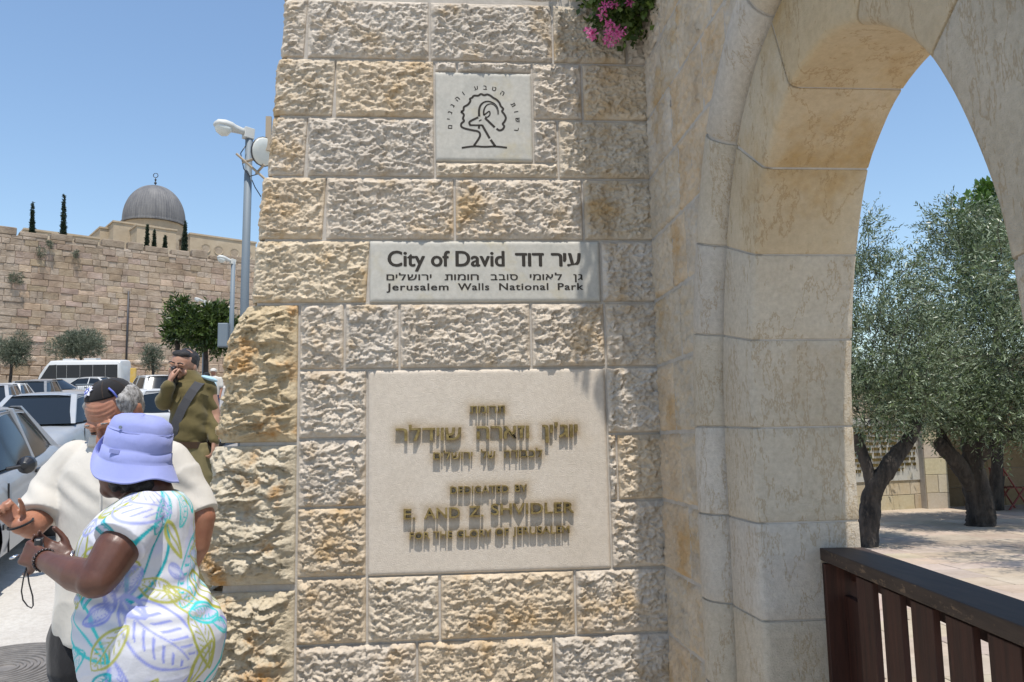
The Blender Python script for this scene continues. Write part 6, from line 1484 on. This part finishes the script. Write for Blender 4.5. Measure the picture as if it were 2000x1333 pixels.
blob('hair', [bl(SV(0, .026, .044), (.078, .088, .068)), bl(SV(0, -.040, .080), (.058, .032, .024)), bl(SV(.055, .03, .02), (.024, .045, .05)), bl(SV(-.055, .03, .02), (.024, .045, .05))], .008, 'hair_dark', sd_, 2, lambda V, N: .006 * fbm(V * 30, 6, 3))
M['beard'] = mat('short_beard', (.045,.03,.024), .7)
mb = MB(); mb.tube([SV(.068, -.015, -.03), SV(.060, -.042, -.075), SV(.03, -.070, -.108), SV(0, -.080, -.116), SV(-.03, -.070, -.108), SV(-.060, -.042, -.075), SV(-.068, -.015, -.03)], [.008, .013, .016, .017, .016, .013, .008], 8); loc_shift(mb.build('beard', M['beard'], sd_, True), SDL)
mb = MB(); mb.tube([SV(-.024, -.092, -.052), SV(0, -.099, -.048), SV(.024, -.092, -.052)], .005, 6); loc_shift(mb.build('moustache', M['beard'], sd_, True), SDL)
for sx1 in (-.03, .03):
    mb = MB(); mb.tube([SV(sx1 - .02, -.086, .026), SV(sx1, -.092, .031), SV(sx1 + .02, -.086, .026)], .005, 6); loc_shift(mb.build('eyebrow', M['hair_dark'], sd_, True), SDL)
    mb = MB(); mb.tube([SV(sx1 - .014, -.080, -.002), SV(sx1, -.084, -.005), SV(sx1 + .014, -.080, -.002)], .0035, 6); loc_shift(mb.build('eye', M['hair_dark'], sd_, True), SDL)
mb = MB(); mb.chbox((-.012, -.03, -.07), (.012, .03, .07), .006, Matrix.Translation(P_(341, 735, -.12)) @ Matrix.Rotation(R(18), 4, 'X')); o = mb.build('mobile_phone', M['black'], None, bevel=.004); tag(o, 'black mobile phone pressed to the soldier\'s ear', 'phone')
# strap across the chest, belt, pocket, epaulette
def chestpt(px, py, off=.012):
    z = W(px, py, ys)[2]; zz = [s_[0][2] for s_ in jac][::1]; ry = np.interp(z, [s_[0][2] for s_ in jac], [s_[2] for s_ in jac]); rx = np.interp(z, [s_[0][2] for s_ in jac], [s_[1] for s_ in jac]); cx = np.interp(z, [s_[0][2] for s_ in jac], [s_[0][0] for s_ in jac])
    x = W(px, py, ys - .12)[0]; q = max(0, 1 - ((x - cx) / (rx + .001)) ** 2); return Vector((x, ys - ry * math.sqrt(q) - off, W(px, py, ys - .12)[2]))
def band(pts, wd, name, mtl):
    P = [chestpt(*q) if len(q) == 2 else q for q in pts]; V = []
    for i, p in enumerate(P):
        t = (P[min(i + 1, len(P) - 1)] - P[max(i - 1, 0)]).normalized(); s_ = t.cross(Vector((0, -1, 0))).normalized()
        for a, b_ in ((-1, 0), (1, 0), (1, .006), (-1, .006)): q = p + s_ * a * wd / 2 + Vector((0, b_, 0)); V.append(tuple(q))
    F = [(i * 4 + k, i * 4 + (k + 1) % 4, (i + 1) * 4 + (k + 1) % 4, (i + 1) * 4 + k) for i in range(len(P) - 1) for k in range(4)]
    return loc_shift(obj(name, new_mesh(name, V, F), M[mtl], sd_), SDL)
band([(392, 737), (386, 748), (378, 762), (368, 780), (357, 800), (347, 822), (340, 842), (336, 860)], .062, 'rifle_strap', 'strap')
band([(335, 868), (345, 869), (358, 870), (371, 870), (384, 870), (396, 869), (405, 868)], .045, 'belt', 'belt')
band([(389, 775), (394, 777), (399, 779), (404, 780)], .05, 'pocket_flap', 'khaki')
mb = MB(); V, F = ball(P_(409, 740), (.06, .07, .018), Matrix.Rotation(R(18), 3, 'Y')); loc_shift(obj('epaulette', new_mesh('epaulette', V, F, True), M['paleblue'], sd_), SDL)
# distant pedestrians by the wall edge
def walker(px, pyh, y, top, label, hatc):
    s_ = FPX / (y + 3.75); h = W(px, pyh, y); g = np.array([h[0], y, float(gz(h[0], y))]); t = empty('person', g, label, 'person', 'pedestrians far up the street'); T_ = t.location; H_ = h[2] + .12 - g[2]; k = H_ / 1.72; G_ = Vector(g)
    v = lambda x, yy, z: G_ + Vector((x, yy, z)) * k
    blob('body', [ball(v(0, 0, 1.60), (.08 * k, .09 * k, .11 * k)), caps(v(0, 0, 1.52), .05 * k, v(0, 0, 1.4), .05 * k), ell_loft([(tuple(v(0, 0, .92)), .14 * k, .1 * k), (tuple(v(0, 0, 1.2)), .15 * k, .11 * k), (tuple(v(0, 0, 1.42)), .15 * k, .09 * k)], 20, 3), caps(v(-.2, 0, 1.4), .045 * k, v(-.25, -.02, 1.1), .04 * k), caps(v(-.25, -.02, 1.1), .035 * k, v(-.22, -.1, .85), .03 * k), caps(v(.2, 0, 1.4), .045 * k, v(.25, -.02, 1.1), .04 * k), caps(v(.25, -.02, 1.1), .035 * k, v(.22, -.1, .85), .03 * k), caps(v(-.09, 0, .92), .085 * k, v(-.1, 0, .48), .06 * k), caps(v(-.1, 0, .48), .05 * k, v(-.1, .02, .08), .04 * k), caps(v(.09, 0, .92), .085 * k, v(.12, -.08, .48), .06 * k), caps(v(.12, -.08, .48), .05 * k, v(.12, 0, .08), .04 * k)], .022, 'skin_tan', t, 2)
    blob('shirt', [ell_loft([(tuple(v(0, 0, .88)), .19 * k, .13 * k), (tuple(v(0, 0, 1.2)), .20 * k, .14 * k), (tuple(v(0, 0, 1.42)), .19 * k, .11 * k), (tuple(v(0, 0, 1.5)), .08 * k, .07 * k)], 20, 3), caps(v(-.2, 0, 1.4), .07 * k, v(-.24, -.02, 1.2), .065 * k), caps(v(.2, 0, 1.4), .07 * k, v(.24, -.02, 1.2), .065 * k)], .02, top, t, 3)
    blob('trousers', [caps(v(-.09, 0, .9), .11 * k, v(-.1, 0, .12), .07 * k), caps(v(.09, 0, .9), .11 * k, v(.12, -.03, .12), .07 * k)], .022, 'navy', t, 3)
    blob('cap', [ball(v(0, .0, 1.66), (.092 * k, .1 * k, .07 * k)), ball(v(0, -.08, 1.64), (.07 * k, .07 * k, .012 * k))], .014, hatc, t, 1)
walker(417, 727, 24, 'linen', 'pedestrian in a white shirt and pale cap nearest the wall edge', 'linen'); walker(404, 736, 21, 'paleblue', 'pedestrian in pale blue with a dark cap left of the white-shirted one', 'blackcloth')
